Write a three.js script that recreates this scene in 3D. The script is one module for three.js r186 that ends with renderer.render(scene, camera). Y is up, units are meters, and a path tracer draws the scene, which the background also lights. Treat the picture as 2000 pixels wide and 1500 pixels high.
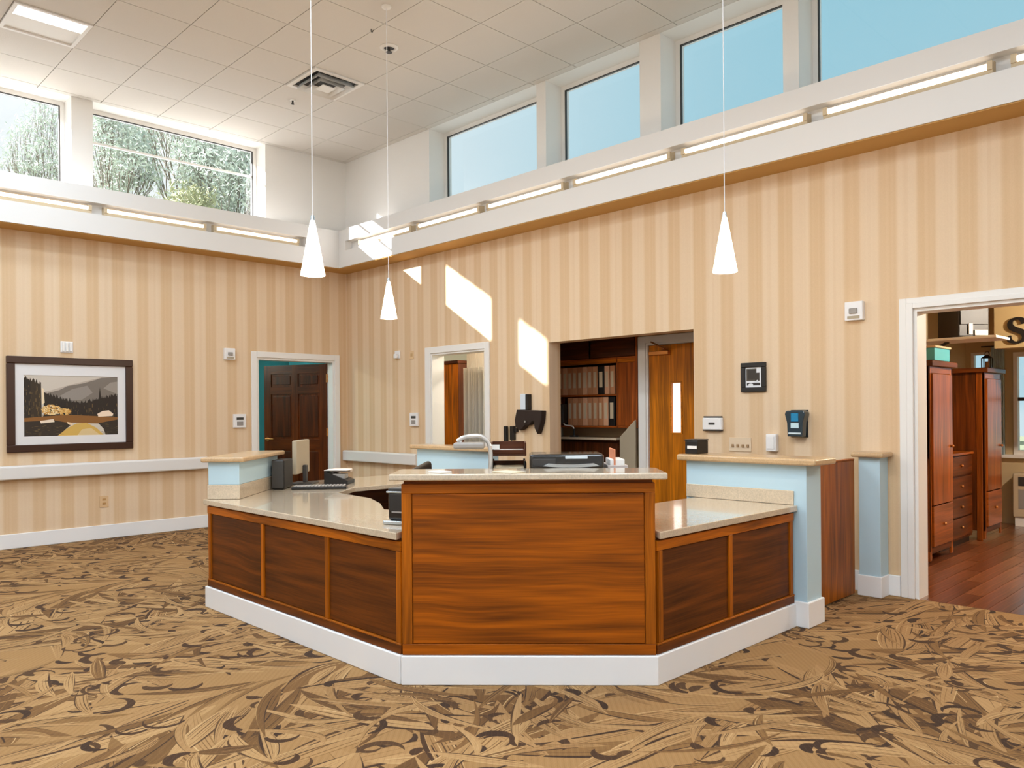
import * as THREE from 'three';
import { RoundedBoxGeometry } from 'three/addons/geometries/RoundedBoxGeometry.js';
import { mergeGeometries } from 'three/addons/utils/BufferGeometryUtils.js';
import { RectAreaLightUniformsLib } from 'three/addons/lights/RectAreaLightUniformsLib.js';
import { FontLoader } from 'three/addons/loaders/FontLoader.js';
import { TextGeometry } from 'three/addons/geometries/TextGeometry.js';

RectAreaLightUniformsLib.init();
const scene = new THREE.Scene();
const renderer = new THREE.WebGLRenderer();
renderer.toneMapping = THREE.LinearToneMapping;
renderer.toneMappingExposure = 1.15;
renderer.shadowMap.enabled = true;

// ---------- camera (metres; the corner of the room is the origin, the framed-picture wall is x = 0, the doorway wall is z = 0)
const EYE = new THREE.Vector3(9.2467, 1.35, 5.9427), YAW = 0.794, FOCAL = 1542.75;
const camera = new THREE.PerspectiveCamera(2 * Math.atan(750 / FOCAL) * 180 / Math.PI, 4 / 3, 0.05, 200);
camera.position.copy(EYE);
camera.rotation.set(0, YAW, 0, 'YXZ');
camera.rotateZ(-0.0082);
camera.setViewOffset(2000, 1500, 0, -52.9, 2000, 1500);

// ---------- sky and sun
const SUN_TRAVEL = new THREE.Vector3(0.627, -0.389, -1).normalize();
{
  const W = 512, H = 256, d = new Float32Array(W * H * 4), s = SUN_TRAVEL.clone().negate();
  for (let j = 0; j < H; j++) for (let i = 0; i < W; i++) {
    const el = ((j + 0.5) / H - 0.5) * Math.PI, az = ((i + 0.5) / W - 0.5) * 2 * Math.PI;
    const x = Math.cos(el) * Math.cos(az), z = Math.cos(el) * Math.sin(az), y = Math.sin(el);
    let t = Math.min(1, Math.max(0, (x * s.x + y * s.y + z * s.z + 0.38) / 0.64)); t = t * t * (3 - 2 * t);
    const hz = Math.pow(1 - Math.max(0, y), 4) * 0.6;
    const m = Math.min(1, t * 0.9 + hz * 0.5), k = (j * W + i) * 4;
    d[k] = 0.26 + (0.82 - 0.26) * m; d[k + 1] = 0.52 + (0.88 - 0.52) * m; d[k + 2] = 0.63 + (0.90 - 0.63) * m; d[k + 3] = 1;
  }
  const t = new THREE.DataTexture(d, W, H, THREE.RGBAFormat, THREE.FloatType);
  t.mapping = THREE.EquirectangularReflectionMapping; t.magFilter = THREE.LinearFilter; t.needsUpdate = true;
  scene.background = t;
}
const sun = new THREE.DirectionalLight(new THREE.Color(0.97, 0.98, 1), 19);
sun.position.set(3, 2, 3).addScaledVector(SUN_TRAVEL, -30); sun.target.position.set(3, 2, 3);
sun.castShadow = true; sun.shadow.mapSize.set(2048, 2048);
Object.assign(sun.shadow.camera, { left: -14, right: 14, top: 14, bottom: -14, near: 1, far: 70 });
scene.add(sun, sun.target);

const PANEL = 28, COVE = 10;   // radiance of the ceiling panels and of the cove tubes

const COOL = new THREE.Color(0.70, 0.85, 1.0);

// ---------- helpers
let seed = 20240607;
const rnd = () => { seed = (seed * 1664525 + 1013904223) >>> 0; return seed / 4294967296; };
const rr = (a, b) => a + (b - a) * rnd();
function uvBox(g, turn = false, ou = 0, ov = 0) {   // texture coordinates in metres, taken from the way each face points
  if (g.index) g = g.toNonIndexed();
  const p = g.attributes.position, uv = new Float32Array(p.count * 2), a = new THREE.Vector3(), b = new THREE.Vector3(), c = new THREE.Vector3(), n = new THREE.Vector3();
  for (let i = 0; i < p.count; i += 3) {
    a.fromBufferAttribute(p, i); b.fromBufferAttribute(p, i + 1); c.fromBufferAttribute(p, i + 2);
    n.copy(b).sub(a).cross(c.clone().sub(a)); const X = Math.abs(n.x), Y = Math.abs(n.y), Z = Math.abs(n.z);
    [a, b, c].forEach((v, k) => {
      let u, w; if (X >= Y && X >= Z) { u = v.z; w = v.y; } else if (Y >= Z) { u = v.x; w = v.z; } else { u = v.x; w = v.y; }
      if (turn) [u, w] = [w, u];
      uv[(i + k) * 2] = u + ou; uv[(i + k) * 2 + 1] = w + ov;
    });
  }
  g.setAttribute('uv', new THREE.BufferAttribute(uv, 2)); return g;
}
function bx(x0, x1, y0, y1, z0, z1, turn) { const g = new THREE.BoxGeometry(x1 - x0, y1 - y0, z1 - z0); g.translate((x0 + x1) / 2, (y0 + y1) / 2, (z0 + z1) / 2); return uvBox(g, turn); }
function rb(x0, x1, y0, y1, z0, z1, r = 0.004, turn = false) {
  const w = x1 - x0, h = y1 - y0, d = z1 - z0, g = new RoundedBoxGeometry(w, h, d, 2, Math.min(r, w * 0.49, h * 0.49, d * 0.49));
  g.translate((x0 + x1) / 2, (y0 + y1) / 2, (z0 + z1) / 2); return uvBox(g, turn, rr(0, 3), rr(0, 3));
}
function cyl(r0, r1, h, x, y, z, n = 24) { const g = new THREE.CylinderGeometry(r1, r0, h, n); g.translate(x, y + h / 2, z); return g; }
function tube(pts, r, n = 24, m = 8) { return new THREE.TubeGeometry(new THREE.CatmullRomCurve3(pts.map(p => new THREE.Vector3(...p))), n, r, m, false); }
function rod(a, b, r, m = 8) { return new THREE.TubeGeometry(new THREE.LineCurve3(new THREE.Vector3(...a), new THREE.Vector3(...b)), 1, r, m, false); }
function merged(gs) {
  gs = (Array.isArray(gs) ? gs : [gs]).map(g => g.index ? g.toNonIndexed() : g);
  for (const g of gs) { for (const k of Object.keys(g.attributes)) if (!['position', 'normal', 'uv'].includes(k)) g.deleteAttribute(k); g.morphAttributes = {}; }
  return gs.length === 1 ? gs[0] : mergeGeometries(gs);
}
function obj(name, gs, mat, parent = scene) { const m = new THREE.Mesh(merged(gs), mat); m.name = name; m.castShadow = m.receiveShadow = true; parent.add(m); return m; }
const used = {};
function numbered(n) { if (used[n] === undefined) { used[n] = 0; return n; } used[n]++; return n + '_' + String(used[n]).padStart(3, '0'); }
function tag(o, label, category, group) { o.userData.label = label; o.userData.category = category; if (group) o.userData.group = group; return o; }
function thing(name, label, category, [x, y, z] = [0, 0, 0], turn = 0, group) {
  const o = new THREE.Group(); o.name = numbered(name); o.position.set(x, y, z); o.rotation.y = turn; scene.add(o); return tag(o, label, category, group);
}
function single(name, gs, mat, label, category, group) { return tag(obj(numbered(name), gs, mat), label, category, group); }
function struct(name, gs, mat, label) { const m = obj(name, gs, mat); m.userData.kind = 'structure'; if (label) m.userData.label = label; return m; }
function structGroup(name, label, pos = [0, 0, 0], turn = 0) { const o = new THREE.Group(); o.name = name; o.position.set(...pos); o.rotation.y = turn; o.userData.kind = 'structure'; if (label) o.userData.label = label; scene.add(o); return o; }
function rectLight(w, h, L, pos, look, parent = scene, color = 0xffffff) {
  const l = new THREE.RectAreaLight(color, L, w, h); l.position.set(...pos); parent.add(l); l.lookAt(...look); return l;
}

// ---------- textures
function noise2(w, h, px, py, s0) {   // tiling value noise
  const g = []; let s = s0; for (let i = 0; i < px * py; i++) { s = (s * 1664525 + 1013904223) >>> 0; g.push(s / 4294967296); }
  return (u, v) => { const x = u * px, y = v * py, xi = Math.floor(x), yi = Math.floor(y); let fx = x - xi, fy = y - yi; fx = fx * fx * (3 - 2 * fx); fy = fy * fy * (3 - 2 * fy);
    const q = (i, j) => g[((j % py + py) % py) * px + ((i % px + px) % px)];
    return (q(xi, yi) * (1 - fx) + q(xi + 1, yi) * fx) * (1 - fy) + (q(xi, yi + 1) * (1 - fx) + q(xi + 1, yi + 1) * fx) * fy; };
}
function dataTex(w, h, f, srgb = true) {
  const d = new Uint8Array(w * h * 4);
  for (let j = 0; j < h; j++) for (let i = 0; i < w; i++) { const c = f((i + 0.5) / w, (j + 0.5) / h), k = (j * w + i) * 4; for (let q = 0; q < 3; q++) d[k + q] = Math.max(0, Math.min(255, c[q])); d[k + 3] = 255; }
  const t = new THREE.DataTexture(d, w, h); t.wrapS = t.wrapT = THREE.RepeatWrapping; t.magFilter = THREE.LinearFilter; t.minFilter = THREE.LinearMipmapLinearFilter; t.generateMipmaps = true;
  if (srgb) t.colorSpace = THREE.SRGBColorSpace; t.needsUpdate = true; return t;
}
function canvasTex(w, h, draw, srgb = true) {
  const c = document.createElement('canvas'); c.width = w; c.height = h; draw(c.getContext('2d'), w, h);
  const t = new THREE.CanvasTexture(c); if (srgb) t.colorSpace = THREE.SRGBColorSpace; t.magFilter = THREE.LinearFilter; return t;
}
const wallTex = (() => {   // soft vertical stripes, four pairs in 1.04 m
  const n1 = noise2(0, 0, 64, 8, 5), n2 = noise2(0, 0, 256, 256, 9);
  const tones = [[0.0, 1.0], [0.11, 0.96]];
  return dataTex(1024, 256, (u, v) => {
    const f = (u * 4) % 1, e = 0.06, sm = (a, b, x) => { const t = Math.min(1, Math.max(0, (x - a) / (b - a))); return t * t * (3 - 2 * t); };
    let k = sm(0.02 - e, 0.02 + e, f) - sm(0.5 - e, 0.5 + e, f); if (f > 0.95) k = sm(1.02 - e, 1.02 + e, f);
    const pin = 0.16 * (sm(0.7, 0.72, f) - sm(0.79, 0.81, f)) - 0.14 * (sm(0.2, 0.22, f) - sm(0.3, 0.32, f));
    k = Math.min(1, Math.max(0, k + pin)) + (n1(u, 0.1) - 0.5) * 0.3;
    const w = (n2(u, v) - 0.5) * 5;
    return [231 - 10 * k + w, 204 - 16 * k + w, 171 - 23 * k + w];
  });
})(); wallTex.repeat.set(1 / 1.04, 1 / 0.9);
const woodTex = (() => {
  const a = noise2(0, 0, 4, 48, 11), b = noise2(0, 0, 10, 180, 12), c = noise2(0, 0, 3, 14, 13), w = noise2(0, 0, 5, 4, 14);
  return dataTex(1024, 512, (u, v) => { const vv = v + (w(u, v) - 0.5) * 0.04; let t = 0.74 + 0.22 * (a(u, vv) - 0.5) + 0.16 * (b(u, vv) - 0.5) + 0.26 * (c(u, vv) - 0.5); const q = 255 * Math.min(1, Math.max(0.15, t + 0.1)); return [q, q * 0.985, q * 0.96]; });
})(); woodTex.repeat.set(1 / 1.3, 1 / 0.65);
const speckTex = (() => { const a = noise2(0, 0, 200, 200, 21), b = noise2(0, 0, 90, 90, 22), c = noise2(0, 0, 12, 12, 23); return dataTex(512, 512, (u, v) => { const t = 236 + 22 * (a(u, v) - 0.5) + 18 * (b(u, v) - 0.5) + 10 * (c(u, v) - 0.5); return [t, t, t]; }); })();
speckTex.repeat.set(1 / 0.6, 1 / 0.6);
const CARPET = 3.0;
const carpetTex = canvasTex(2048, 2048, (g, W) => {   // overlapping curled leaves, each with veins and one dark edge
  g.fillStyle = 'rgb(176,139,94)'; g.fillRect(0, 0, W, W);
  const poly = (pts, col) => { let a = 1e9, b = -1e9, c = 1e9, d = -1e9; for (const [x, y] of pts) { a = Math.min(a, x); b = Math.max(b, x); c = Math.min(c, y); d = Math.max(d, y); }
    g.fillStyle = col; for (const ox of [-W, 0, W]) for (const oy of [-W, 0, W]) { if (b + ox < 0 || a + ox > W || d + oy < 0 || c + oy > W) continue; g.beginPath(); pts.forEach(([x, y], i) => i ? g.lineTo(x + ox, y + oy) : g.moveTo(x + ox, y + oy)); g.closePath(); g.fill(); } };
  const flow = noise2(0, 0, 4, 4, 77), pick = a => a[Math.floor(rnd() * a.length)];
  const tans = ['rgb(190,154,110)', 'rgb(182,145,101)', 'rgb(197,161,117)', 'rgb(172,135,91)', 'rgb(186,149,105)'], mids = ['rgb(124,90,48)', 'rgb(136,100,57)', 'rgb(146,110,66)', 'rgb(112,79,40)'], darks = ['rgb(62,38,14)', 'rgb(74,47,19)', 'rgb(86,58,26)'], pale = ['rgb(222,192,152)', 'rgb(216,184,142)'];
  function leaf(x0, y0, ang, L, wd, bend, kind) {
    const ca = Math.cos(ang), sa = Math.sin(ang), at = (t, f) => { const s = Math.pow(Math.sin(Math.PI * Math.min(1, t)), 0.75), u = t * L, v = bend * t * t + f * wd * s; return [x0 + u * ca - v * sa, y0 + u * sa + v * ca]; };
    const band = (f0, f1, col, t0 = 0, t1 = 1, n = 18) => { const A = [], B = []; for (let k = 0; k <= n; k++) { const t = t0 + (t1 - t0) * k / n; A.push(at(t, f0(t))); B.push(at(t, f1(t))); } poly([...A, ...B.reverse()], col); };
    band(() => -1, () => 1, kind < 0.72 ? pick(tans) : pick(mids));
    const nv = 3 + Math.floor(rnd() * 5); for (let k = 0; k < nv; k++) { const f = -0.85 + 1.7 * (k + rnd() * 0.7) / nv, w = rr(0.02, 0.10), c = rnd() < 0.66 ? pick(mids) : rnd() < 0.3 ? pick(pale) : pick(darks); band(t => f - w * (1 - t), t => f + w * (1 - t), c, rr(0, 0.25), rr(0.55, 1)); }
    const e = rnd() < 0.5 ? -1 : 1, dw = rr(0.16, 0.5); band(t => e, t => e * (1 - dw * Math.sin(Math.PI * t) * (0.25 + t)), pick(darks), rr(0, 0.3), rr(0.85, 1));
    if (rnd() < 0.5) band(t => -e, t => -e * (1 - 0.09 * Math.sin(Math.PI * t)), pick(rnd() < 0.5 ? pale : mids));
    if (rnd() < 0.7) { // curled tip
      const r = rr(22, 66), [tx, ty] = at(1, 0), h = ang + Math.atan2(2 * bend, L), sgn = rnd() < 0.5 ? 1 : -1, cx = tx - Math.sin(h) * r * sgn, cy = ty + Math.cos(h) * r * sgn, a0 = Math.atan2(ty - cy, tx - cx), sp = rr(1.4, 3.4) * sgn, A = [], B = []; const ww = rr(14, 36);
      for (let k = 0; k <= 14; k++) { const q = k / 14, aa = a0 + sp * q, w = ww * Math.sin(Math.PI * (0.12 + 0.88 * q)); A.push([cx + Math.cos(aa) * (r + w / 2), cy + Math.sin(aa) * (r + w / 2)]); B.push([cx + Math.cos(aa) * (r - w / 2), cy + Math.sin(aa) * (r - w / 2)]); } poly([...A, ...B.reverse()], pick(darks)); }
  }
  const many = 480; for (let i = 0; i < many; i++) { const x = rr(0, W), y = rr(0, W), a = flow(x / W, y / W) * 8.5 + rr(-0.32, 0.32), big = i < many * 0.4; leaf(x, y, a, big ? rr(320, 700) : rr(170, 420), big ? rr(26, 62) : rr(10, 28), rr(-230, 230), rnd()); }
  g.globalAlpha = 0.07; g.lineWidth = 3;
  for (let i = 0; i < W * 2; i += 12) { g.strokeStyle = i % 24 ? 'rgb(70,48,20)' : 'rgb(240,215,180)'; g.beginPath(); g.moveTo(i, 0); g.lineTo(i - W, W); g.stroke(); }
  g.globalAlpha = 1;
}); carpetTex.wrapS = carpetTex.wrapT = THREE.RepeatWrapping; carpetTex.repeat.set(1 / CARPET, 1 / CARPET);
const pileTex = (() => { const a = noise2(0, 0, 512, 512, 31); return dataTex(512, 512, (u, v) => { const t = 255 * a(u, v); return [t, t, t]; }, false); })(); pileTex.repeat.set(2, 2);
const tileTex = (() => { const a = noise2(0, 0, 128, 128, 41), b = noise2(0, 0, 256, 256, 42); return dataTex(256, 256, (u, v) => { const t = 150 + 100 * (a(u, v) - 0.5) + 120 * (b(u, v) - 0.5); return [t, t, t]; }, false); })(); tileTex.repeat.set(1.6, 1.6);

// ---------- materials
const std = (c, r = 0.6, o = {}) => new THREE.MeshStandardMaterial({ color: c, roughness: r, ...o });
const phy = (c, r, o) => new THREE.MeshPhysicalMaterial({ color: c, roughness: r, ...o });
const wood = (c, r = 0.5, cc = 0.06) => phy(c, r, { map: woodTex, clearcoat: cc, clearcoatRoughness: 0.18, specularIntensity: 0.45 });
const M = {
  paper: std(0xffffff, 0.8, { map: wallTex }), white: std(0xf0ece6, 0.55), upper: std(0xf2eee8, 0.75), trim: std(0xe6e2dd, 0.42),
  under: std(0xc79a58, 0.8), tile: std(0xdcd5cc, 0.92, { bumpMap: tileTex, bumpScale: 0.0015 }), slab: std(0xd2c8bd, 0.9),
  carpet: std(new THREE.Color(0.80, 0.72, 0.56), 0.96, { map: carpetTex, bumpMap: pileTex, bumpScale: 0.003 }),
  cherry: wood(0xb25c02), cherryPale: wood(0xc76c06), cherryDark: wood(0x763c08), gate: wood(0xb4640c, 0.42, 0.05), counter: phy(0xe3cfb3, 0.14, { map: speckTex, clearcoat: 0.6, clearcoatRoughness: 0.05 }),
  cap: phy(0xd6b285, 0.3, { map: speckTex, clearcoat: 0.3 }), blue: std(0xbcd6e1, 0.5), plinth: std(0xf2f0ee, 0.45),
  doorDark: wood(0x6f3510, 0.35), doorDarkPanel: wood(0x5e2c0d, 0.4), doorOrange: wood(0xe6880c, 0.42), mahog: wood(0xac5a18, 0.34, 0.3), mahogDark: wood(0x733a10, 0.4, 0.15),
  shelf: wood(0xb0581a, 0.45), shelfDark: wood(0x5e2e10, 0.5), black: std(0x17120f, 0.45), blackGloss: phy(0x14110f, 0.2, { clearcoat: 0.6 }), darkGrey: std(0x3b3733, 0.5), grey: std(0x9d968f, 0.5), silver: std(0xb9bfc2, 0.25, { metalness: 0.9 }), chrome: std(0xd5d2ce, 0.18, { metalness: 0.6 }), brass: std(0xc9874a, 0.3, { metalness: 0.8 }),
  plastic: std(0xf1eeec, 0.35), paperWhite: std(0xf4efe8, 0.8), glass: phy(0xffffff, 0.0, { transmission: 1, thickness: 0, ior: 1.45 }), beige: std(0xcdb897, 0.7), beigeGrey: std(0xb0a188, 0.6), tan: std(0xb58f5c, 0.8), teal: std(0x55b4c2, 0.6),
  frame: std(0x3a1c0a, 0.35), mat: std(0xe6e2e0, 0.8), curtain: phy(0xd6d3cb, 0.9, { transmission: 0.25, thickness: 0, side: THREE.DoubleSide }), office: std(0xb89a72, 0.8), opal: phy(0xffffff, 0.35, { emissive: 0xfff4e6, emissiveIntensity: 0.75 }),
  tubeGlow: std(0xffffff, 0.4, { emissive: 0xfff6ea, emissiveIntensity: 1.2 }), panelGlow: std(0xffffff, 0.4, { emissive: 0xfffaf2, emissiveIntensity: 1.0 }), lite: std(0xffffff, 0.4, { emissive: 0xfff3e6, emissiveIntensity: 0.95 }), bark: std(0x7d7468, 0.95), leafGrey: phy(0xd3dbd0, 0.9, { side: THREE.DoubleSide }), leafOlive: phy(0xa9ab84, 0.9, { side: THREE.DoubleSide }), grass: std(0x8a9070, 1), roof: std(0x6f6a64, 0.9), plaster: std(0xcfc6b8, 0.9),  // lite: emissive, glows in place of sunlight on the door glass
};

// ================= THE SETTING =================
const CEIL = 4.735, SILL = 3.73, SOFFIT = 3.23, OUT = 0.30;
// floors
struct('floor', bx(0, 13, -0.2, 0, 0, 10), M.carpet, 'brown and tan carpet with swirling leaf pattern');
struct('ground', bx(-45, 45, -0.6, -0.45, -50, 45), M.grass, 'pale grass outside the building');
// lower walls with openings (0.17 m thick)
const D1 = { a: 0.20, b: 1.31, h: 2.045 }, D2 = { a: 1.83, b: 2.79, h: 2.045 }, OP = { a: 3.75, b: 5.46, h: 2.05 }, D3 = { a: 7.26, b: 9.3, h: 2.05 };
struct('wall_left', [bx(-0.17, 0, 0, SOFFIT, -0.17, D1.a), bx(-0.17, 0, D1.h, SOFFIT, D1.a, D1.b), bx(-0.17, 0, 0, SOFFIT, D1.b, 10)], M.paper, 'tan striped wallpaper wall with the large framed picture');
struct('wall_right', [bx(0, D2.a, 0, SOFFIT, -0.17, 0), bx(D2.a, D2.b, D2.h, SOFFIT, -0.17, 0), bx(D2.b, OP.a, 0, SOFFIT, -0.17, 0), bx(OP.a, OP.b, OP.h, SOFFIT, -0.17, 0), bx(OP.b, D3.a, 0, SOFFIT, -0.17, 0), bx(D3.a, D3.b, D3.h, SOFFIT, -0.17, 0), bx(D3.b, 13, 0, SOFFIT, -0.17, 0)], M.paper, 'tan striped wallpaper wall with the doorways behind the desk');
struct('wall_back', bx(-0.17, 13.17, 0, CEIL + 0.05, 10, 10.17), M.upper, 'white wall behind the viewer');
struct('wall_side', bx(13, 13.17, 0, CEIL + 0.05, -0.35, 10), M.upper, 'white wall to the side of the viewer');
// clerestory walls (0.35 m thick) with window openings
const LW = [[1.17, 3.17], [3.38, 5.15], [5.30, 6.47]], RW = [[1.82, 3.60], [3.73, 4.91], [5.14, 6.30], [6.43, 8.4], [8.55, 10.5]];
{
  const L = [bx(-0.35, 0, SOFFIT, SILL, -0.35, 10.17)], R = [bx(0, 13.17, SOFFIT, SILL, -0.35, 0)];
  let z = -0.35; for (const [a, b] of LW) { L.push(bx(-0.35, 0, SILL, CEIL, z, a)); z = b; } L.push(bx(-0.35, 0, SILL, CEIL, z, 10.17));
  let x = 0; for (const [a, b] of RW) { R.push(bx(x, a, SILL, CEIL, -0.35, 0)); x = b; } R.push(bx(x, 13.17, SILL, CEIL, -0.35, 0));
  struct('wall_left_upper', L, M.upper, 'white clerestory wall above the framed picture'); struct('wall_right_upper', R, M.upper, 'white clerestory wall above the doorways');
}
// windows
function clerestory(n, along, a, b, bar) {
  const w = structGroup('window_' + n, 'clerestory window with white frame');
  const G = (u0, u1, y0, y1, d0, d1) => along === 'z' ? bx(d0, d1, y0, y1, u0, u1) : bx(u0, u1, y0, y1, d0, d1);
  const f = 0.045, T = CEIL + 0.0;
  obj('window_frame', [G(a, a + f, SILL, T, -0.31, -0.24), G(b - f, b, SILL, T, -0.31, -0.24), G(a + f, b - f, SILL, SILL + f, -0.31, -0.24), G(a + f, b - f, T - f, T, -0.31, -0.24)], M.white, w);
  if (bar) obj('glazing_bar', G(a + f, b - f, bar, bar + 0.022, -0.29, -0.26), M.white, w);
  const k = 0.009; obj('gasket', [G(a + f, a + f + k, SILL + f, T - f, -0.268, -0.245), G(b - f - k, b - f, SILL + f, T - f, -0.268, -0.245), G(a + f + k, b - f - k, T - f - k, T - f, -0.268, -0.245)], M.darkGrey, w);
  obj('pane', G(a + f, b - f, SILL + f, T - f, -0.275, -0.270), M.glass, w);
}
LW.forEach(([a, b], i) => clerestory(i + 1, 'z', a, b, i === 0 ? 4.36 : 0));
RW.forEach(([a, b], i) => clerestory(i + 4, 'x', a, b, 0));
// roof with the overhang that shades the top of the sunlit windows
struct('roof', [bx(-0.35, 13.3, CEIL + 0.03, 5.05, -0.35, 10.3), bx(-0.75, -0.35, 4.84, 5.05, -0.6, 10.3)], M.roof, 'flat roof over the hall');
struct('trim_9', [bx(-0.35, 0, CEIL, CEIL + 0.02, 0, 10), bx(-0.35, 13, CEIL, CEIL + 0.02, -0.35, 0)], M.upper, 'white head lining of the clerestory windows');
struct('added_roof_lower', [bx(-11, -0.36, 2.85, 3.0, -8, 12), bx(-0.36, 13, 2.85, 3.0, -8, -0.36)], std(0xf1f1ee, 0.9), 'unseen pale lower roof added to bounce sun onto the ceiling');  // unseen slabs added to reflect sunlight up through the clerestory windows
// cove: fascia, slot and ledge along both walls
struct('trim_1', [bx(0, OUT, SOFFIT + 0.008, 3.45, 0.30, 10), bx(0, 0.2, 3.45, 3.57, 0.78, 10)], M.trim, 'white cove fascia on the picture wall');
struct('trim_2', [bx(0, 13, SOFFIT + 0.008, 3.45, 0, OUT), bx(0.45, 13, 3.45, 3.57, 0, 0.2)], M.trim, 'white cove fascia on the doorway wall');
struct('trim_3', bx(0, OUT, 3.57, SILL, 0.78, 10), M.trim, 'white ledge under the windows of the picture wall');
struct('trim_4', bx(0.45, 13, 3.57, SILL, 0, OUT), M.trim, 'white ledge under the windows of the doorway wall');
struct('trim_5', [bx(0, OUT, 3.45, SILL - 0.01, 0, 0.78), bx(OUT, 0.45, 3.45, SILL - 0.01, 0, OUT)], M.trim, 'plain white corner block of the cove');
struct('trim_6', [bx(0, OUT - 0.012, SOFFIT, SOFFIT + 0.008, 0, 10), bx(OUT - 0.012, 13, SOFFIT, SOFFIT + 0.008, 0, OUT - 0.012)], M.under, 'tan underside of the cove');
// baseboards
struct('baseboard_left', [rb(0, 0.018, 0, 0.149, D1.b + 0.06, 10, 0.006), rb(0, 0.018, 0, 0.149, 0, D1.a - 0.07, 0.006)], M.plinth);
struct('baseboard_right', [[0, D2.a - 0.12], [D2.b + 0.07, OP.a], [OP.b, 6.93], [7.08, D3.a - 0.1], [D3.b + 0.1, 13]].map(([a, b]) => rb(a, b, 0, 0.149, 0, 0.018, 0.006)), M.plinth);

// ceiling: slab and separate lay-in tiles
const GX = 1.24 - 0.584 * 3, GZ = 0.685 - 0.603 * 2, TX = 0.584, TZ = 0.603;
const cellOf = (x, z) => [Math.floor((x - GX) / TX), Math.floor((z - GZ) / TZ)];
const special = new Set();
const panelSpots = [[1.53, 4.0], [2.69, 4.0], [2.69, 5.21], [2.69, 6.42], [7.37, 5.21], [8.54, 5.21], [9.7, 5.21], [7.37, 7.6], [9.7, 7.6], [3.87, 4.0], [3.87, 6.42], [3.87, 8.83], [6.2, 4.0], [6.2, 6.42], [6.2, 8.83], [8.54, 4.0], [8.54, 6.42], [8.54, 8.83], [10.87, 1.6], [10.87, 4.0], [10.87, 6.42], [10.87, 8.83]];  // spots after the first are unseen; several added to brighten low surfaces
for (const [x, z] of [...panelSpots, [2.1, 1.6]]) special.add(cellOf(x, z).join());
{
  const c = structGroup('ceiling', 'white suspended ceiling of square tiles');
  obj('ceiling_slab', bx(0, 13, CEIL + 0.014, CEIL + 0.03, 0, 10), M.slab, c);
  const g = new THREE.BoxGeometry(TX - 0.006, 0.014, TZ - 0.006), rest = [], fw = new THREE.Vector3(-Math.sin(YAW), 0, -Math.cos(YAW)), rt = new THREE.Vector3(Math.cos(YAW), 0, -Math.sin(YAW));
  uvBox(g);
  for (let i = 0; i < 24; i++) for (let j = 0; j < 19; j++) {
    if (special.has(i + ',' + j)) continue;
    const x0 = Math.max(0, GX + i * TX), x1 = Math.min(13, GX + (i + 1) * TX), z0 = Math.max(0, GZ + j * TZ), z1 = Math.min(10, GZ + (j + 1) * TZ);
    if (x1 - x0 < 0.03 || z1 - z0 < 0.03) continue;
    const cx = (x0 + x1) / 2, cz = (z0 + z1) / 2, v = new THREE.Vector3(cx, CEIL, cz).sub(EYE), d = v.dot(fw);
    const px = 1000 + FOCAL * v.dot(rt) / d, py = 803 - FOCAL * v.y / d, seen = d > 1 && px > -150 && px < 2150 && py > -120;
    const whole = x1 - x0 > TX - 0.001 && z1 - z0 > TZ - 0.001;
    const geo = whole ? null : bx(x0 + 0.004, x1 - 0.004, CEIL, CEIL + 0.014, z0 + 0.004, z1 - 0.004);
    if (seen) { const m = geo ? obj('ceiling_tile', geo, M.tile, c) : obj('ceiling_tile', g, M.tile, c); if (!geo) m.position.set(cx, CEIL + 0.007, cz); }
    else rest.push(geo || g.clone().translate(cx, CEIL + 0.007, cz));
  }
  obj('ceiling_tiles', rest, M.tile, c).userData.kind = 'stuff';
}
// recessed ceiling panels: one in view, the others unseen, several added for brightness
panelSpots.forEach(([x, z], n) => {
  const [i, j] = cellOf(x, z), cx = GX + (i + 0.5) * TX, cz = GZ + (j + 0.5) * TZ, a = TX / 2 - 0.006, b = TZ / 2 - 0.006;
  const t = thing('ceiling_light', n === 0 ? 'square recessed ceiling light with glowing lens above the framed picture' : 'unseen square recessed ceiling light, some of these added to brighten the hall', 'ceiling light', [cx, CEIL, cz], 0, n === 0 ? undefined : 'unseen hall ceiling lights, some added for brightness');
  const f = 0.03; obj('frame', [bx(-a, a, -0.012, 0.014, -b, -b + f), bx(-a, a, -0.012, 0.014, b - f, b), bx(-a, -a + f, -0.012, 0.014, -b + f, b - f), bx(a - f, a, -0.012, 0.014, -b + f, b - f)], M.white, t);
  obj('diffuser', [bx(-a + f, 0.05, 0.004, 0.012, -b + f, b - f)], n === 0 ? M.white : M.panelGlow, t);
  obj('lens', [bx(0.05, a - f, -0.004, 0.012, -b + f, b - f)], M.panelGlow, t);
  const l = rectLight(2 * (a - f), 2 * (b - f), PANEL, [0, -0.02, 0], [cx, 0, cz], t, COOL); l.name = 'panel_light';
});
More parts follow.
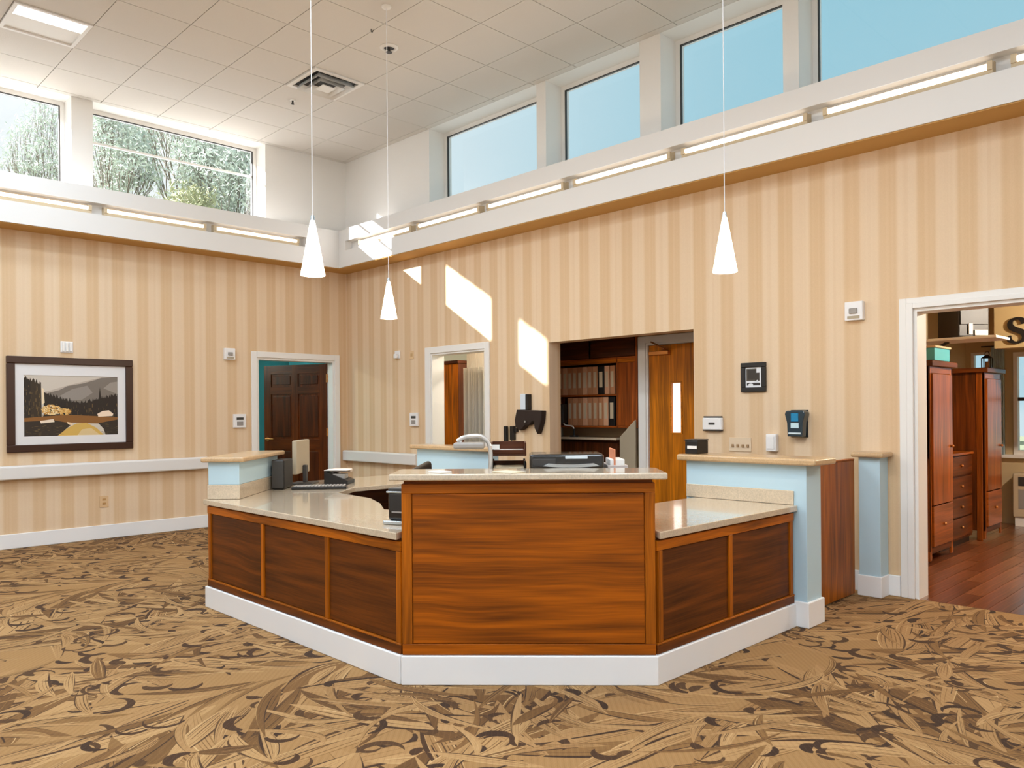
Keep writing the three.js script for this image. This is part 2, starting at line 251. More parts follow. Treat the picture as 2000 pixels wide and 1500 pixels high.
// ================= CAVITIES BEHIND THE DOORWAYS =================
struct('wall_side_room', [bx(-2.4, -2.3, 0, 2.6, -0.4, 2.6), bx(-2.3, -0.17, 0, 2.6, 2.5, 2.6), bx(-2.3, -0.17, 0, 2.6, -0.5, -0.4)], M.teal, 'teal wall of the room behind the dark door');
struct('floor_side_room', bx(-2.3, 0, -0.2, 0, -0.4, 2.5), M.grey); struct('ceiling_side_room', bx(-2.4, -0.17, 2.6, 2.7, -0.5, 2.6), M.white);
struct('wall_bedroom', [bx(-0.8, 2.95, 0, 2.6, -3.1, -3.0), bx(-0.8, -0.7, 0, 2.6, -3.0, -0.52), bx(2.85, 2.95, 0, 2.6, -3.0, -0.17), bx(-0.8, 0, 0, 2.6, -0.52, -0.4)], std(0xd9dcd0, 0.8), 'pale wall of the room with the curtain');
struct('floor_bedroom', bx(-0.8, 2.95, -0.2, 0, -3.0, 0), M.beigeGrey); struct('ceiling_bedroom', bx(-0.8, 2.95, 2.6, 2.7, -3.1, -0.17), M.white);
struct('wall_office', [bx(2.95, 4.27, 0, 2.5, -1.2, -1.1), bx(4.27, 4.37, 0, 2.5, -1.2, -0.82), bx(4.37, 5.34, 2.04, 2.5, -0.92, -0.82), bx(5.34, 5.8, 0, 2.5, -0.92, -0.82), bx(5.7, 5.8, 0, 2.5, -0.82, -0.17)], M.office, 'tan wall of the back office');
struct('floor_office', bx(2.95, 5.8, -0.2, 0, -1.2, 0), M.carpet); struct('ceiling_office', bx(2.95, 5.8, 2.5, 2.6, -1.2, -0.17), M.office);
{
  const h = 2.62;
struct('wall_dining', [bx(6.2, 6.3, 0, h, -4.7, -0.17), bx(10.4, 10.5, 0, h, -4.7, -0.17), bx(6.3, 6.36, 0, h, -4.7, -4.6), bx(6.36, 6.57, 0, 1.6, -4.7, -4.6), bx(6.36, 6.57, 2.0, h, -4.7, -4.6), bx(6.57, 6.80, 0, h, -4.7, -4.6), bx(6.80, 9.6, 0, 0.8, -4.7, -4.6), bx(6.80, 9.6, 1.98, h, -4.7, -4.6), bx(9.6, 10.4, 0, h, -4.7, -4.6)], std(0xcbb48c, 0.8), 'tan wall of the dining room');
  struct('ceiling_dining', bx(6.2, 10.5, h, h + 0.1, -4.7, -0.17), std(0xc2a779, 0.9));
  const f = structGroup('floor_dining', 'reddish brown plank floor of the dining room'); obj('subfloor', bx(6.3, 10.4, -0.2, -0.012, -4.6, 0), M.mahogDark, f);
  const pm = [0xa0603c, 0x8f5333, 0xab6b45].map(c => phy(c, 0.3, { map: woodTex, clearcoat: 0.8, clearcoatRoughness: 0.22 }));
  const pg = uvBox(new THREE.BoxGeometry(0.124, 0.012, 1.395), true);
  for (let i = 0; i < 32; i++) for (let k = -1; k < 4; k++) {
    const z0 = -4.6 + k * 1.4 + (i % 3) * 0.46, z1 = z0 + 1.395, a = Math.max(-4.6, z0), b = Math.min(-0.002, z1); if (b - a < 0.05) continue;
    const cut = b - a < 1.39, m = obj('plank', cut ? uvBox(new THREE.BoxGeometry(0.124, 0.012, b - a), true) : pg, pm[(i * 7 + k * 5 + 10) % 3], f); m.position.set(6.365 + i * 0.1275, -0.006, (a + b) / 2);
  }
  const w9 = structGroup('window_9', 'small dining room window'); obj('window_frame', [bx(6.36, 6.39, 1.6, 2.0, -4.68, -4.6), bx(6.54, 6.57, 1.6, 2.0, -4.68, -4.6), bx(6.39, 6.54, 1.6, 1.63, -4.68, -4.6), bx(6.39, 6.54, 1.97, 2.0, -4.68, -4.6)], M.white, w9); obj('pane', bx(6.39, 6.54, 1.63, 1.97, -4.645, -4.64), M.glass, w9);
  const w10 = structGroup('window_10', 'wide dining room window with dark meeting rail'); obj('window_frame', [bx(6.80, 6.84, 0.8, 1.98, -4.68, -4.58), bx(9.55, 9.6, 0.8, 1.98, -4.68, -4.58), bx(6.84, 9.55, 0.8, 0.85, -4.68, -4.58), bx(6.84, 9.55, 1.93, 1.98, -4.68, -4.58), bx(7.7, 7.76, 0.85, 1.93, -4.68, -4.58), bx(8.65, 8.71, 0.85, 1.93, -4.68, -4.58)], M.white, w10);
  obj('meeting_rail', bx(6.84, 9.55, 1.42, 1.46, -4.67, -4.6), M.darkGrey, w10); obj('pane', bx(6.84, 9.55, 0.85, 1.93, -4.645, -4.64), M.glass, w10);
  struct('trim_7', rb(6.66, 9.7, 0.76, 0.8, -4.62, -4.52, 0.008), M.white, 'white sill of the dining room window');
}
// unseen globes added to light the side room, bedroom and dining room
function addedGlobe(label, x, y, z, I) {
  const t = thing('added_globe_light', label, 'ceiling light', [x, y, z]); obj('base', cyl(0.09, 0.09, 0.02, 0, -0.02, 0), M.white, t);
  const s = new THREE.SphereGeometry(0.11, 20, 12, 0, 6.2832, Math.PI / 2, Math.PI / 2); s.translate(0, -0.02, 0); obj('globe', s, M.opal, t);
  const l = new THREE.PointLight(0xfff2e0, I, 0, 2); l.position.set(0, -0.2, 0); l.castShadow = true; t.add(l);
}
addedGlobe('unseen white ceiling globe added to light the teal room behind the dark door', -1.6, 2.6, 2.2, 3);
addedGlobe('unseen white ceiling globe added to light the room with the curtain', 2.2, 2.6, -1.2, 5);
addedGlobe('unseen white ceiling globe added to light the dining room', 8.6, 2.62, -2.2, 12);

// ================= DOORS =================
{ // dark six-panel door on the picture wall
  const d = structGroup('door_1', 'dark brown panelled door standing slightly ajar in a white frame');
  const { a, b, h } = D1, c = 0.075;
  obj('casing', [rb(0, 0.022, 0, h + c, a - c, a, 0.006), rb(0, 0.022, 0, h + c, b, b + c, 0.006), rb(0, 0.022, h, h + c, a, b, 0.006)], M.white, d);
  obj('jamb', [bx(-0.18, 0.004, 0, h, a, a + 0.025), bx(-0.18, 0.004, 0, h, b - 0.025, b), bx(-0.18, 0.004, h - 0.025, h, a + 0.025, b - 0.025)], M.white, d);
  const leaf = new THREE.Group(); leaf.name = 'door_leaf'; leaf.position.set(-0.13, 0.01, a + 0.03); leaf.rotation.y = -1.166; d.add(leaf);
  const W = b - a - 0.06, H = h - 0.045;
  obj('door_slab', bx(-0.03, 0, 0, H, 0, W, true), M.doorDark, leaf);
  const rails = [0, 0.22, 0.84, 0.98, 1.60, 1.70, H - 0.12, H], st = [0, 0.12, W / 2 - 0.05, W / 2 + 0.05, W - 0.12, W];
  obj('stile', [bx(0, 0.012, 0, H, st[0], st[1], true), bx(0, 0.012, 0, H, st[2], st[3], true), bx(0, 0.012, 0, H, st[4], st[5], true)], M.doorDark, leaf);
  obj('rail', [[0, 1], [2, 3], [4, 5], [6, 7]].flatMap(([p, q]) => [bx(0, 0.012, rails[p], rails[q], st[1], st[2]), bx(0, 0.012, rails[p], rails[q], st[3], st[4])]), M.doorDark, leaf);
  for (const [p, q] of [[1, 2], [3, 4], [5, 6]]) for (const [s, e] of [[1, 2], [3, 4]]) obj('panel', rb(-0.002, 0.009, rails[p] + 0.03, rails[q] - 0.03, st[s] + 0.03, st[e] - 0.03, 0.006, true), M.doorDarkPanel, leaf);
  obj('handle', [cyl(0.026, 0.026, 0.012, 0, 0, 0).rotateZ(-Math.PI / 2).translate(0.012, 0.98, W - 0.06), rod([0.05, 0.98, W - 0.05], [0.05, 0.98, W - 0.18], 0.01), rod([0.012, 0.98, W - 0.06], [0.05, 0.98, W - 0.06], 0.009)], M.brass, leaf);
  for (const y of [0.25, 1.02, 1.75]) obj('hinge', cyl(0.012, 0.012, 0.11, 0.006, y, 0.0, 10), M.brass, leaf);
}
{ // open doorway to the curtained room
  const d = structGroup('door_2', 'open doorway with white frame beside the sunlit patches'); const { a, b, h } = D2;
  obj('casing', [rb(a - 0.1, a, 0, h + 0.075, 0, 0.022, 0.006), rb(b, b + 0.075, 0, h + 0.075, 0, 0.022, 0.006), rb(a, b, h, h + 0.075, 0, 0.022, 0.006)], M.white, d);
  obj('jamb', [bx(a, a + 0.02, 0, h, -0.18, 0.004), bx(b - 0.02, b, 0, h, -0.18, 0.004), bx(a + 0.02, b - 0.02, h - 0.02, h, -0.18, 0.004)], M.white, d);
}
{ // office door with a narrow lite that glows by itself
  const d = structGroup('door_3', 'orange brown office door with narrow glass lite made to glow in place of sunlight');
  obj('casing', [rb(4.275, 4.37, 0, 2.115, -0.82, -0.795, 0.006), rb(5.34, 5.41, 0, 2.115, -0.82, -0.795, 0.006), rb(4.37, 5.34, 2.04, 2.115, -0.82, -0.795, 0.006)], M.white, d);
  obj('jamb', [bx(4.37, 4.39, 0, 2.04, -0.92, -0.81), bx(5.32, 5.34, 0, 2.04, -0.92, -0.81), bx(4.39, 5.32, 2.02, 2.04, -0.92, -0.81)], M.white, d);
  const lx0 = 4.67, lx1 = 4.78, ly0 = 1.12, ly1 = 1.62;
  obj('door_leaf', [bx(4.395, lx0, 0.01, 2.015, -0.87, -0.83, true), bx(lx1, 5.315, 0.01, 2.015, -0.87, -0.83, true), bx(lx0, lx1, 0.01, ly0, -0.87, -0.83, true), bx(lx0, lx1, ly1, 2.015, -0.87, -0.83, true)], M.doorOrange, d);
  obj('glow_pane', bx(lx0, lx1, ly0, ly1, -0.855, -0.85), M.lite, d);  // emissive pane stands in for bright sunlit glass
  obj('lite_bead', [bx(lx0 - 0.015, lx0, ly0 - 0.015, ly1 + 0.015, -0.83, -0.822), bx(lx1, lx1 + 0.015, ly0 - 0.015, ly1 + 0.015, -0.83, -0.822), bx(lx0, lx1, ly1, ly1 + 0.015, -0.83, -0.822), bx(lx0, lx1, ly0 - 0.015, ly0, -0.83, -0.822)], M.doorOrange, d);
  obj('door_closer', [rb(4.42, 4.66, 1.91, 1.955, -0.83, -0.78, 0.008), rod([4.58, 1.965, -0.8], [4.66, 1.97, -0.72], 0.008), rod([4.66, 1.97, -0.72], [4.45, 2.05, -0.785], 0.008)], M.brass, d);
}
{ // wide doorway to the dining room
  const d = structGroup('door_4', 'wide doorway with white frame to the dining room'); const { a, b, h } = D3;
  obj('casing', [rb(a - 0.095, a - 0.045, 0, h + 0.075, 0, 0.02, 0.005), rb(a - 0.045, a, 0, h + 0.04, 0, 0.03, 0.006), rb(b, b + 0.09, 0, h + 0.075, 0, 0.024, 0.006), rb(a - 0.045, b, h + 0.03, h + 0.075, 0, 0.02, 0.005), rb(a, b, h, h + 0.035, 0, 0.03, 0.005)], M.white, d);
  obj('jamb', [bx(a, a + 0.022, 0, h, -0.18, 0.004), bx(b - 0.022, b, 0, h, -0.18, 0.004), bx(a + 0.022, b - 0.022, h - 0.022, h, -0.18, 0.004)], M.white, d);
}
// ================= COVE TUBES =================
function coveTube(along, u0, u1) {
  const len = u1 - u0, t = thing('cove_light', along === 'x' ? 'thin glowing fluorescent strip in the cove slot above the doorways' : 'thin glowing fluorescent strip in the cove slot above the framed picture', 'strip light', along === 'x' ? [(u0 + u1) / 2, 3.455, 0.2] : [0.2, 3.455, (u0 + u1) / 2], along === 'x' ? 0 : Math.PI / 2, along === 'x' ? 'cove strips on the doorway wall' : 'cove strips on the picture wall');
  obj('housing', [bx(-len / 2, len / 2, 0, 0.03, 0, 0.07), bx(-len / 2, len / 2, 0.03, 0.095, 0, 0.02)], M.beige, t);
  const g = new THREE.CylinderGeometry(0.02, 0.02, len - 0.06, 12); g.rotateZ(Math.PI / 2); g.translate(0, 0.058, 0.055); obj('tube', g, M.tubeGlow, t);
  for (const s of [-1, 1]) obj('socket', bx(s * (len / 2 - 0.015) - 0.015, s * (len / 2 - 0.015) + 0.015, 0.03, 0.085, 0.02, 0.08), M.beige, t);
  const p = along === 'x' ? [(u0 + u1) / 2, 3.6, 3] : [3, 3.6, (u0 + u1) / 2];
  rectLight(len - 0.06, 0.04, COVE, [0, 0.058, 0.09], p, t, COOL);
}
for (const a of [0.72, 1.92, 3.12, 4.33, 5.53, 6.74, 7.93, 9.13, 10.33]) coveTube('x', a, a + 1.09);
for (const a of [0.86, 2.05, 3.27, 4.47, 5.67, 6.87]) coveTube('z', a, a + 1.1);

// ================= HANDRAILS =================
function handrail(name, label, axis, a, b) {
  const s = new THREE.Shape(); s.moveTo(0.02, 0.0); s.lineTo(0.075, 0.0); s.quadraticCurveTo(0.09, 0.0, 0.09, 0.02); s.lineTo(0.09, 0.115); s.quadraticCurveTo(0.09, 0.14, 0.065, 0.14); s.lineTo(0.035, 0.14); s.quadraticCurveTo(0.02, 0.14, 0.02, 0.11); s.lineTo(0.02, 0);
  const t = thing(name, label, 'handrail', axis === 'z' ? [0, 0.70, b] : [a, 0.70, 0], axis === 'z' ? 0 : Math.PI / 2);
  const len = b - a, g = new THREE.ExtrudeGeometry(s, { depth: len, bevelEnabled: false });
  if (axis === 'z') g.translate(0, 0, -len); else { g.scale(-1, 1, 1); const ix = g.attributes.position; for (let i = 0; i < ix.count; i += 3) { for (const at of [g.attributes.position, g.attributes.uv]) { const n = at.itemSize; for (let k = 0; k < n; k++) { const q = at.array[(i + 1) * n + k]; at.array[(i + 1) * n + k] = at.array[(i + 2) * n + k]; at.array[(i + 2) * n + k] = q; } } } g.computeVertexNormals(); }
  obj('rail', g, M.trim, t);
  for (let k = 0.25; k < len; k += 0.8) obj('bracket', axis === 'z' ? bx(0, 0.03, 0.03, 0.1, -k - 0.03, -k + 0.03) : bx(-0.03, 0, 0.03, 0.1, k - 0.03, k + 0.03), M.grey, t);
}
handrail('handrail', 'white wall bumper handrail below the framed picture', 'z', 1.97, 7.5);
handrail('handrail', 'short white wall bumper handrail between the dark door and the curtained doorway', 'x', 0.02, 1.62);

// ================= RECEPTION DESK =================
function wing(name, label, len, pos, turn, stiles) {
  const t = thing(name, label, 'desk cabinet', pos, turn);
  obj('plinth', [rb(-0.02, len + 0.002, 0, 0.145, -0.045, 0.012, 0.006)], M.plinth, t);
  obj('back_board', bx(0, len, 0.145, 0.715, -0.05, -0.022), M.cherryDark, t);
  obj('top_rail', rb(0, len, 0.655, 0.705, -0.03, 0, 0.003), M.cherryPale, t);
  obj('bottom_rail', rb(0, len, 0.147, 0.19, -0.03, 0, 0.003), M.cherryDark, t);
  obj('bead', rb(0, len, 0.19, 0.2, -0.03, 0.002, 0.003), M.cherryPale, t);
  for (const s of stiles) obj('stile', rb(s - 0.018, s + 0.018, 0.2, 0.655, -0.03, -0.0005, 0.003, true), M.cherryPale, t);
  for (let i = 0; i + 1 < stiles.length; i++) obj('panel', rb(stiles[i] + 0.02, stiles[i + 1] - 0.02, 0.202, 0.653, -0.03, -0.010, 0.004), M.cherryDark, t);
  return t;
}
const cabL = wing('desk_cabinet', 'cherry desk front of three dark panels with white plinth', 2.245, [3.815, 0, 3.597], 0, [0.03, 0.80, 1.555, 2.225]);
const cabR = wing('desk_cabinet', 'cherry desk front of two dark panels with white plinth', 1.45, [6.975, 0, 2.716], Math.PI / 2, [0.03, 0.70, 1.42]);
{ // tall front panel at 45 degrees
  const t = thing('reception_panel', 'tall orange cherry desk front facing the hall with white plinth', 'desk front', [6.522, 0, 3.162], 0.7656), w = 0.625;
  obj('plinth', rb(-w - 0.006, w + 0.006, 0, 0.145, -0.09, 0.012, 0.006), M.plinth, t);
  obj('core', bx(-w, w, 0.145, 0.992, -0.09, -0.012), M.cherry, t);
  obj('top_rail', rb(-w, w, 0.945, 0.992, -0.02, 0.001, 0.003), M.cherryPale, t); obj('bottom_rail', rb(-w, w, 0.147, 0.2, -0.02, 0, 0.003), M.cherry, t);
  for (const s of [-1, 1]) obj('stile', rb(Math.min(s * w, s * (w - 0.05)), Math.max(s * w, s * (w - 0.05)), 0.2, 0.945, -0.02, 0, 0.003, true), M.cherryPale, t);
  obj('panel', rb(-w + 0.053, w - 0.053, 0.203, 0.942, -0.02, -0.004, 0.004), M.cherry, t);
  obj('moulding', bx(-w + 0.01, w - 0.01, 0.992, 1.012, -0.08, -0.015), M.cherry, t);
  const c = thing('transaction_counter', 'narrow pale laminate ledge on top of the tall desk front', 'counter', [6.522, 1.012, 3.162], 0.7656);
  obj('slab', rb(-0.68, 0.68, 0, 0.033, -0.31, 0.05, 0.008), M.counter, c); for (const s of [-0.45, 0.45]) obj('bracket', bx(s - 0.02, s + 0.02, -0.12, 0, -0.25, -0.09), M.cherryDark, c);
}
{ // continuous worktop
  const P = [[6.99, 1.262], [6.99, 2.712], [6.906, 2.655], [6.001, 3.526], [6.05, 3.612], [3.80, 3.612], [3.05, 2.86], [3.05, 1.335], [3.86, 1.335], [3.86, 2.42], [4.12, 2.74], [4.62, 2.79], [4.92, 2.92], [5.22, 3.10], [5.5, 3.02], [6.27, 2.36], [6.27, 1.262]];
  const s = new THREE.Shape(P.map(([x, z]) => new THREE.Vector2(x, -z)));
  const g = new THREE.ExtrudeGeometry(s, { depth: 0.028, bevelEnabled: true, bevelSize: 0.004, bevelThickness: 0.004, bevelSegments: 2 }); g.rotateX(-Math.PI / 2); g.translate(0, 0.719, 0);
  const w = single('worktop', uvBox(g), M.counter, 'glossy beige laminate worktop running round the reception desk', 'worktop');
  const e = new THREE.ExtrudeGeometry(new THREE.Shape([[3.79, 3.575], [3.81, 3.565], [3.10, 2.855], [3.08, 2.87]].map(([x, z]) => new THREE.Vector2(x, -z))), { depth: 0.70, bevelEnabled: false }); e.rotateX(-Math.PI / 2); e.translate(0, 0.012, 0);
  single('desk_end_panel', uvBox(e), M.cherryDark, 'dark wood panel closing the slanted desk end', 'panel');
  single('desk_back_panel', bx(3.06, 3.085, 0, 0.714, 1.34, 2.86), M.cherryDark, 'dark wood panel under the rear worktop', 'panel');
}
{ // slanted low screen at the end of the three-panel wing
  const t = thing('desk_screen', 'low blue screen with wooden cap on the slanted desk end', 'half wall', [3.905, 0.752, 3.517], 0.794);
  obj('screen', rb(-0.108, 0.108, 0.1, 0.258, -0.9, 0, 0.004), M.blue, t); obj('backsplash', rb(-0.113, 0.113, 0, 0.1, -0.89, 0.006, 0.004), M.counter, t); obj('cap', rb(-0.15, 0.15, 0.258, 0.292, -0.97, 0.035, 0.012), M.cap, t);
}
{ // low blue wall closing the two-panel wing
  const t = thing('half_wall', 'low blue wall with wooden cap and white plinth beside the swing gate', 'half wall', [6.62, 0, 1.15]);
  obj('wall_body', rb(-0.43, 0.43, 0.02, 1.0, -0.1, 0.1, 0.004), M.blue, t); obj('cap', rb(-0.48, 0.51, 1.0, 1.043, -0.15, 0.15, 0.014), M.cap, t);
  obj('plinth', rb(0.345, 0.445, 0, 0.158, -0.112, 0.114, 0.006), M.plinth, t); obj('backsplash', rb(-0.425, 0.35, 0.752, 0.84, 0.1, 0.112, 0.003), M.counter, t);
}
{ // matching wall at the rear
  const t = thing('half_wall', 'low blue wall with wooden cap behind the desk near the curtained doorway', 'half wall', [3.75, 0, 1.26]);
  obj('wall_body', rb(-0.5, 0.5, 0, 1.0, -0.06, 0.06, 0.004), M.blue, t); obj('cap', rb(-0.56, 0.56, 1.0, 1.04, -0.11, 0.11, 0.014), M.cap, t);
}
{ // swing gate and its post
  const t = thing('swing_gate', 'plain reddish brown wooden swing gate between the blue half wall and blue post', 'gate', [6.885, 0, 0.17]);
  obj('gate_leaf', rb(-0.018, 0.018, 0.012, 0.975, 0, 0.84, 0.004, true), M.gate, t); obj('edge_band', rb(-0.02, 0.02, 0.975, 0.985, 0, 0.84, 0.003), M.cherryPale, t); for (const y of [0.15, 0.8]) obj('hinge', cyl(0.012, 0.012, 0.1, 0, y, -0.006, 10), M.brass, t);
  const q = thing('gate_post', 'narrow blue post with wooden cap and white plinth against the striped wall', 'post', [7.0, 0, 0]);
  obj('post_body', rb(-0.075, 0.075, 0.02, 0.998, 0.0, 0.15, 0.004), M.blue, q); obj('cap', rb(-0.115, 0.115, 0.998, 1.034, 0.0, 0.2, 0.014), M.cap, q); obj('plinth', rb(-0.085, 0.085, 0, 0.149, 0, 0.162, 0.006), M.plinth, q);
}
// ================= PENDANTS =================
function pendant(label, x, z) {
  const t = thing('pendant_lamp', label, 'pendant lamp', [x, CEIL, z], 0, 'pendants over the desk'); const y0 = 2.13 - CEIL, Hh = 0.315;
  obj('canopy', new THREE.LatheGeometry([[0.001, -0.02], [0.03, -0.018], [0.04, -0.01], [0.042, 0]].map(p => new THREE.Vector2(...p)), 24), M.white, t);
  obj('cord', rod([0, y0 + Hh + 0.02, 0], [0, -0.02, 0], 0.0026), M.plastic, t);
  obj('socket_cap', cyl(0.014, 0.01, 0.03, 0, y0 + Hh - 0.004, 0, 16), M.silver, t);
  const prof = [[0.0685, 0], [0.0695, 0.006], [0.0585, 0.06], [0.0455, 0.135], [0.033, 0.205], [0.0225, 0.265], [0.0155, 0.30], [0.011, 0.315]].map(([r, y]) => new THREE.Vector2(r, y + y0));
  obj('shade', new THREE.LatheGeometry([...prof, ...prof.slice().reverse().map(p => new THREE.Vector2(Math.max(0.004, p.x - 0.004), p.y))], 32), phy(0xffffff, 0.3, { transmission: 0.35, thickness: 0, emissive: 0xfff3e2, emissiveIntensity: 0.6 }), t);
  const b = new THREE.SphereGeometry(0.024, 16, 12); b.translate(0, y0 + 0.11, 0); obj('bulb', b, std(0xffffff, 0.3, { emissive: 0xfff0dc, emissiveIntensity: 6 }), t);
  const l = new THREE.PointLight(0xffefd8, 1.6, 0, 2); l.position.set(0, y0 + 0.11, 0); l.castShadow = true; t.add(l);
}
pendant('white glass cone pendant over the three-panel desk wing', 5.26, 3.6);
pendant('white glass cone pendant over the rear of the desk', 3.83, 2.05);
pendant('white glass cone pendant over the two-panel desk wing', 6.9, 1.93);
// ================= CEILING FITTINGS =================
{
  const [i, j] = cellOf(2.1, 1.6), cx = GX + (i + 0.5) * TX, cz = GZ + (j + 0.5) * TZ, t = thing('ceiling_diffuser', 'square white air diffuser of nested louvres in the ceiling', 'air vent', [cx, CEIL, cz]);
  obj('plenum', bx(-0.27, 0.27, 0.008, 0.014, -0.27, 0.27), M.black, t);
  const ring = (a, w, y0, y1) => [bx(-a, a, y0, y1, -a, -a + w), bx(-a, a, y0, y1, a - w, a), bx(-a, -a + w, y0, y1, -a + w, a - w), bx(a - w, a, y0, y1, -a + w, a - w)];
  obj('flange', ring(0.288, 0.045, -0.012, 0.012), M.white, t);
  const louvre = (a, b, y0, y1) => { const g = new THREE.CylinderGeometry(b * Math.SQRT2, a * Math.SQRT2, y1 - y0, 4, 1, true); g.rotateY(Math.PI / 4); g.translate(0, (y0 + y1) / 2, 0); return g; };
  for (const [a, b, y0, y1] of [[0.215, 0.185, -0.05, 0.006], [0.145, 0.115, -0.055, 0.004]]) obj('louvre', louvre(a, b, y0, y1), std(0xf0ece6, 0.55, { side: THREE.DoubleSide }), t);
  obj('centre_plate', rb(-0.075, 0.075, -0.055, -0.045, -0.075, 0.075, 0.003), M.white, t);
}
{
  const t = thing('fire_sprinkler', 'round white ceiling sprinkler with dark recess', 'sprinkler', [3.24, CEIL, 1.6]);
  obj('escutcheon', new THREE.LatheGeometry([[0.05, 0.004], [0.085, 0.002], [0.088, -0.006], [0.055, -0.02], [0.05, 0.004]].map(p => new THREE.Vector2(...p)), 28), M.white, t); obj('recess', cyl(0.05, 0.05, 0.006, 0, -0.006, 0), M.black, t); obj('head', [cyl(0.012, 0.012, 0.04, 0, -0.045, 0, 12), cyl(0.03, 0.03, 0.004, 0, -0.05, 0, 16)], M.darkGrey, t);
  const s = thing('fire_sprinkler', 'tiny dark ceiling sprinkler near the square air diffuser', 'sprinkler', [1.5, CEIL, 1.62]); obj('escutcheon', cyl(0.03, 0.03, 0.006, 0, -0.006, 0, 16), M.white, s); obj('head', [cyl(0.01, 0.01, 0.035, 0, -0.04, 0, 10), cyl(0.018, 0.018, 0.004, 0, -0.043, 0, 12)], M.darkGrey, s);
  const h = thing('ceiling_hook', 'small metal hook in the ceiling tile', 'hook', [3.42, CEIL, 1.92]); obj('hook_wire', tube([[0, 0.004, 0], [0, -0.02, 0], [0.015, -0.035, 0], [0.03, -0.02, 0]], 0.004, 12, 6), M.darkGrey, h);
}
// ================= FRAMED PICTURE =================
const landscape = canvasTex(1024, 760, (g, W, H) => {
  g.fillStyle = '#cfc3b4'; g.fillRect(0, 0, W, H);
  const poly = (c, p) => { g.fillStyle = c; g.beginPath(); p.forEach(([x, y], i) => i ? g.lineTo(x * W, y * H) : g.moveTo(x * W, y * H)); g.closePath(); g.fill(); };
  poly('#b9aa9b', [[0.2, 0.28], [0.45, 0.16], [0.8, 0.02], [1, 0], [1, 0.4], [0.2, 0.5]]);
  poly('#7c7166', [[0.22, 0.3], [0.36, 0.24], [0.45, 0.17], [0.62, 0.12], [0.75, 0.06], [0.82, 0.02], [1, 0.0], [1, 0.5], [0.22, 0.5]]); poly('#948a80', [[0.34, 0.36], [0.5, 0.22], [0.66, 0.16], [0.72, 0.28], [0.6, 0.4], [0.38, 0.42]]);
  poly('#9a8f83', [[0.84, 0.2], [0.92, 0.1], [1, 0.08], [1, 0.3]]);
  // dark woods
  const ridge = (c, x0, x1, y, a, bot) => { g.fillStyle = c; g.beginPath(); g.moveTo(x0 * W, bot * H); for (let x = x0; x <= x1; x += 0.006) g.lineTo(x * W, (y(x) + (rnd() - 0.5) * a) * H); g.lineTo(x1 * W, bot * H); g.fill(); };
  ridge('#2e2418', 0.2, 0.5, x => 0.27 + (x - 0.2) * 0.55, 0.07, 0.7); ridge('#2a1f14', 0.3, 1, x => 0.44 - Math.max(0, x - 0.6) * 0.35, 0.06, 0.72); ridge('#3a2c1a', 0, 0.18, x => 0.03 + x * 0.55, 0.07, 0.75); ridge('#2c2114', 0.0, 0.07, x => 0.02 + x, 0.06, 0.9);
  for (let i = 0; i < 120; i++) { g.fillStyle = ['#4d3a1d', '#5a4524', '#241a10', '#6b5230'][i % 4]; const x = rnd() * W, y = rr(0.45, 0.72) * H; g.fillRect(x, y, rr(4, 10), rr(10, 50)); }
  for (let i = 0; i < 60; i++) { g.fillStyle = ['#5d4826', '#6e5730', '#33261a'][i % 3]; const x = rnd() * 0.17 * W, y = rr(0.15, 0.7) * H; g.fillRect(x, y, rr(4, 10), rr(10, 60)); }
  g.fillStyle = '#2a2014'; for (const [x, h] of [[0.8, 0.34], [0.83, 0.2], [0.47, 0.16], [0.31, 0.2]]) { g.beginPath(); g.moveTo((x - 0.025) * W, 0.52 * H); g.lineTo(x * W, (0.52 - h) * H); g.lineTo((x + 0.025) * W, 0.52 * H); g.fill(); }
  poly('#f0d9b4', [[0.18, 0.2], [0.2, 0.22], [0.21, 0.45], [0.18, 0.48]]);
  // warm trees, field, water
  for (let i = 0; i < 260; i++) { g.fillStyle = ['#d9a85a', '#eac98a', '#c48a3c', '#f2dcae'][i % 4]; const a = rnd() * 6.28, r = Math.sqrt(rnd()); g.beginPath(); g.ellipse((0.28 + 0.1 * r * Math.cos(a)) * W, (0.57 + 0.08 * r * Math.sin(a)) * H, rr(5, 13), rr(4, 12), 0, 0, 6.28); g.fill(); }
  for (let i = 0; i < 120; i++) { g.fillStyle = ['#d9a85a', '#e3bd78', '#c48a3c'][i % 3]; const a = rnd() * 6.28, r = Math.sqrt(rnd()); g.beginPath(); g.ellipse((0.42 + 0.06 * r * Math.cos(a)) * W, (0.6 + 0.06 * r * Math.sin(a)) * H, rr(5, 12), rr(4, 10), 0, 0, 6.28); g.fill(); }
  poly('#8a5a26', [[0, 0.7], [0.45, 0.65], [1, 0.7], [1, 0.82], [0.7, 0.8], [0.4, 0.78], [0, 0.86]]); poly('#35281a', [[0, 0.76], [0.3, 0.74], [0.5, 0.8], [0.42, 0.9], [0.36, 1], [0, 1]]); poly('#33281b', [[1, 0.74], [0.78, 0.8], [0.84, 0.9], [0.86, 1], [1, 1]]);
  poly('#d4ab55', [[0.34, 1], [0.44, 0.88], [0.54, 0.8], [0.65, 0.79], [0.76, 0.88], [0.84, 1]]); poly('#dcc08c', [[0.55, 1], [0.6, 0.9], [0.7, 0.88], [0.8, 1]]);
  poly('#f3d9bd', [[0.77, 0.64], [0.83, 0.59], [0.9, 0.58], [0.95, 0.64], [0.94, 0.68], [0.78, 0.69]]); poly('#f2dcc4', [[0.16, 0.75], [0.3, 0.72], [0.31, 0.77], [0.17, 0.79]]); poly('#e5c6a0', [[0.44, 0.77], [0.5, 0.79], [0.5, 0.84], [0.45, 0.81]]);
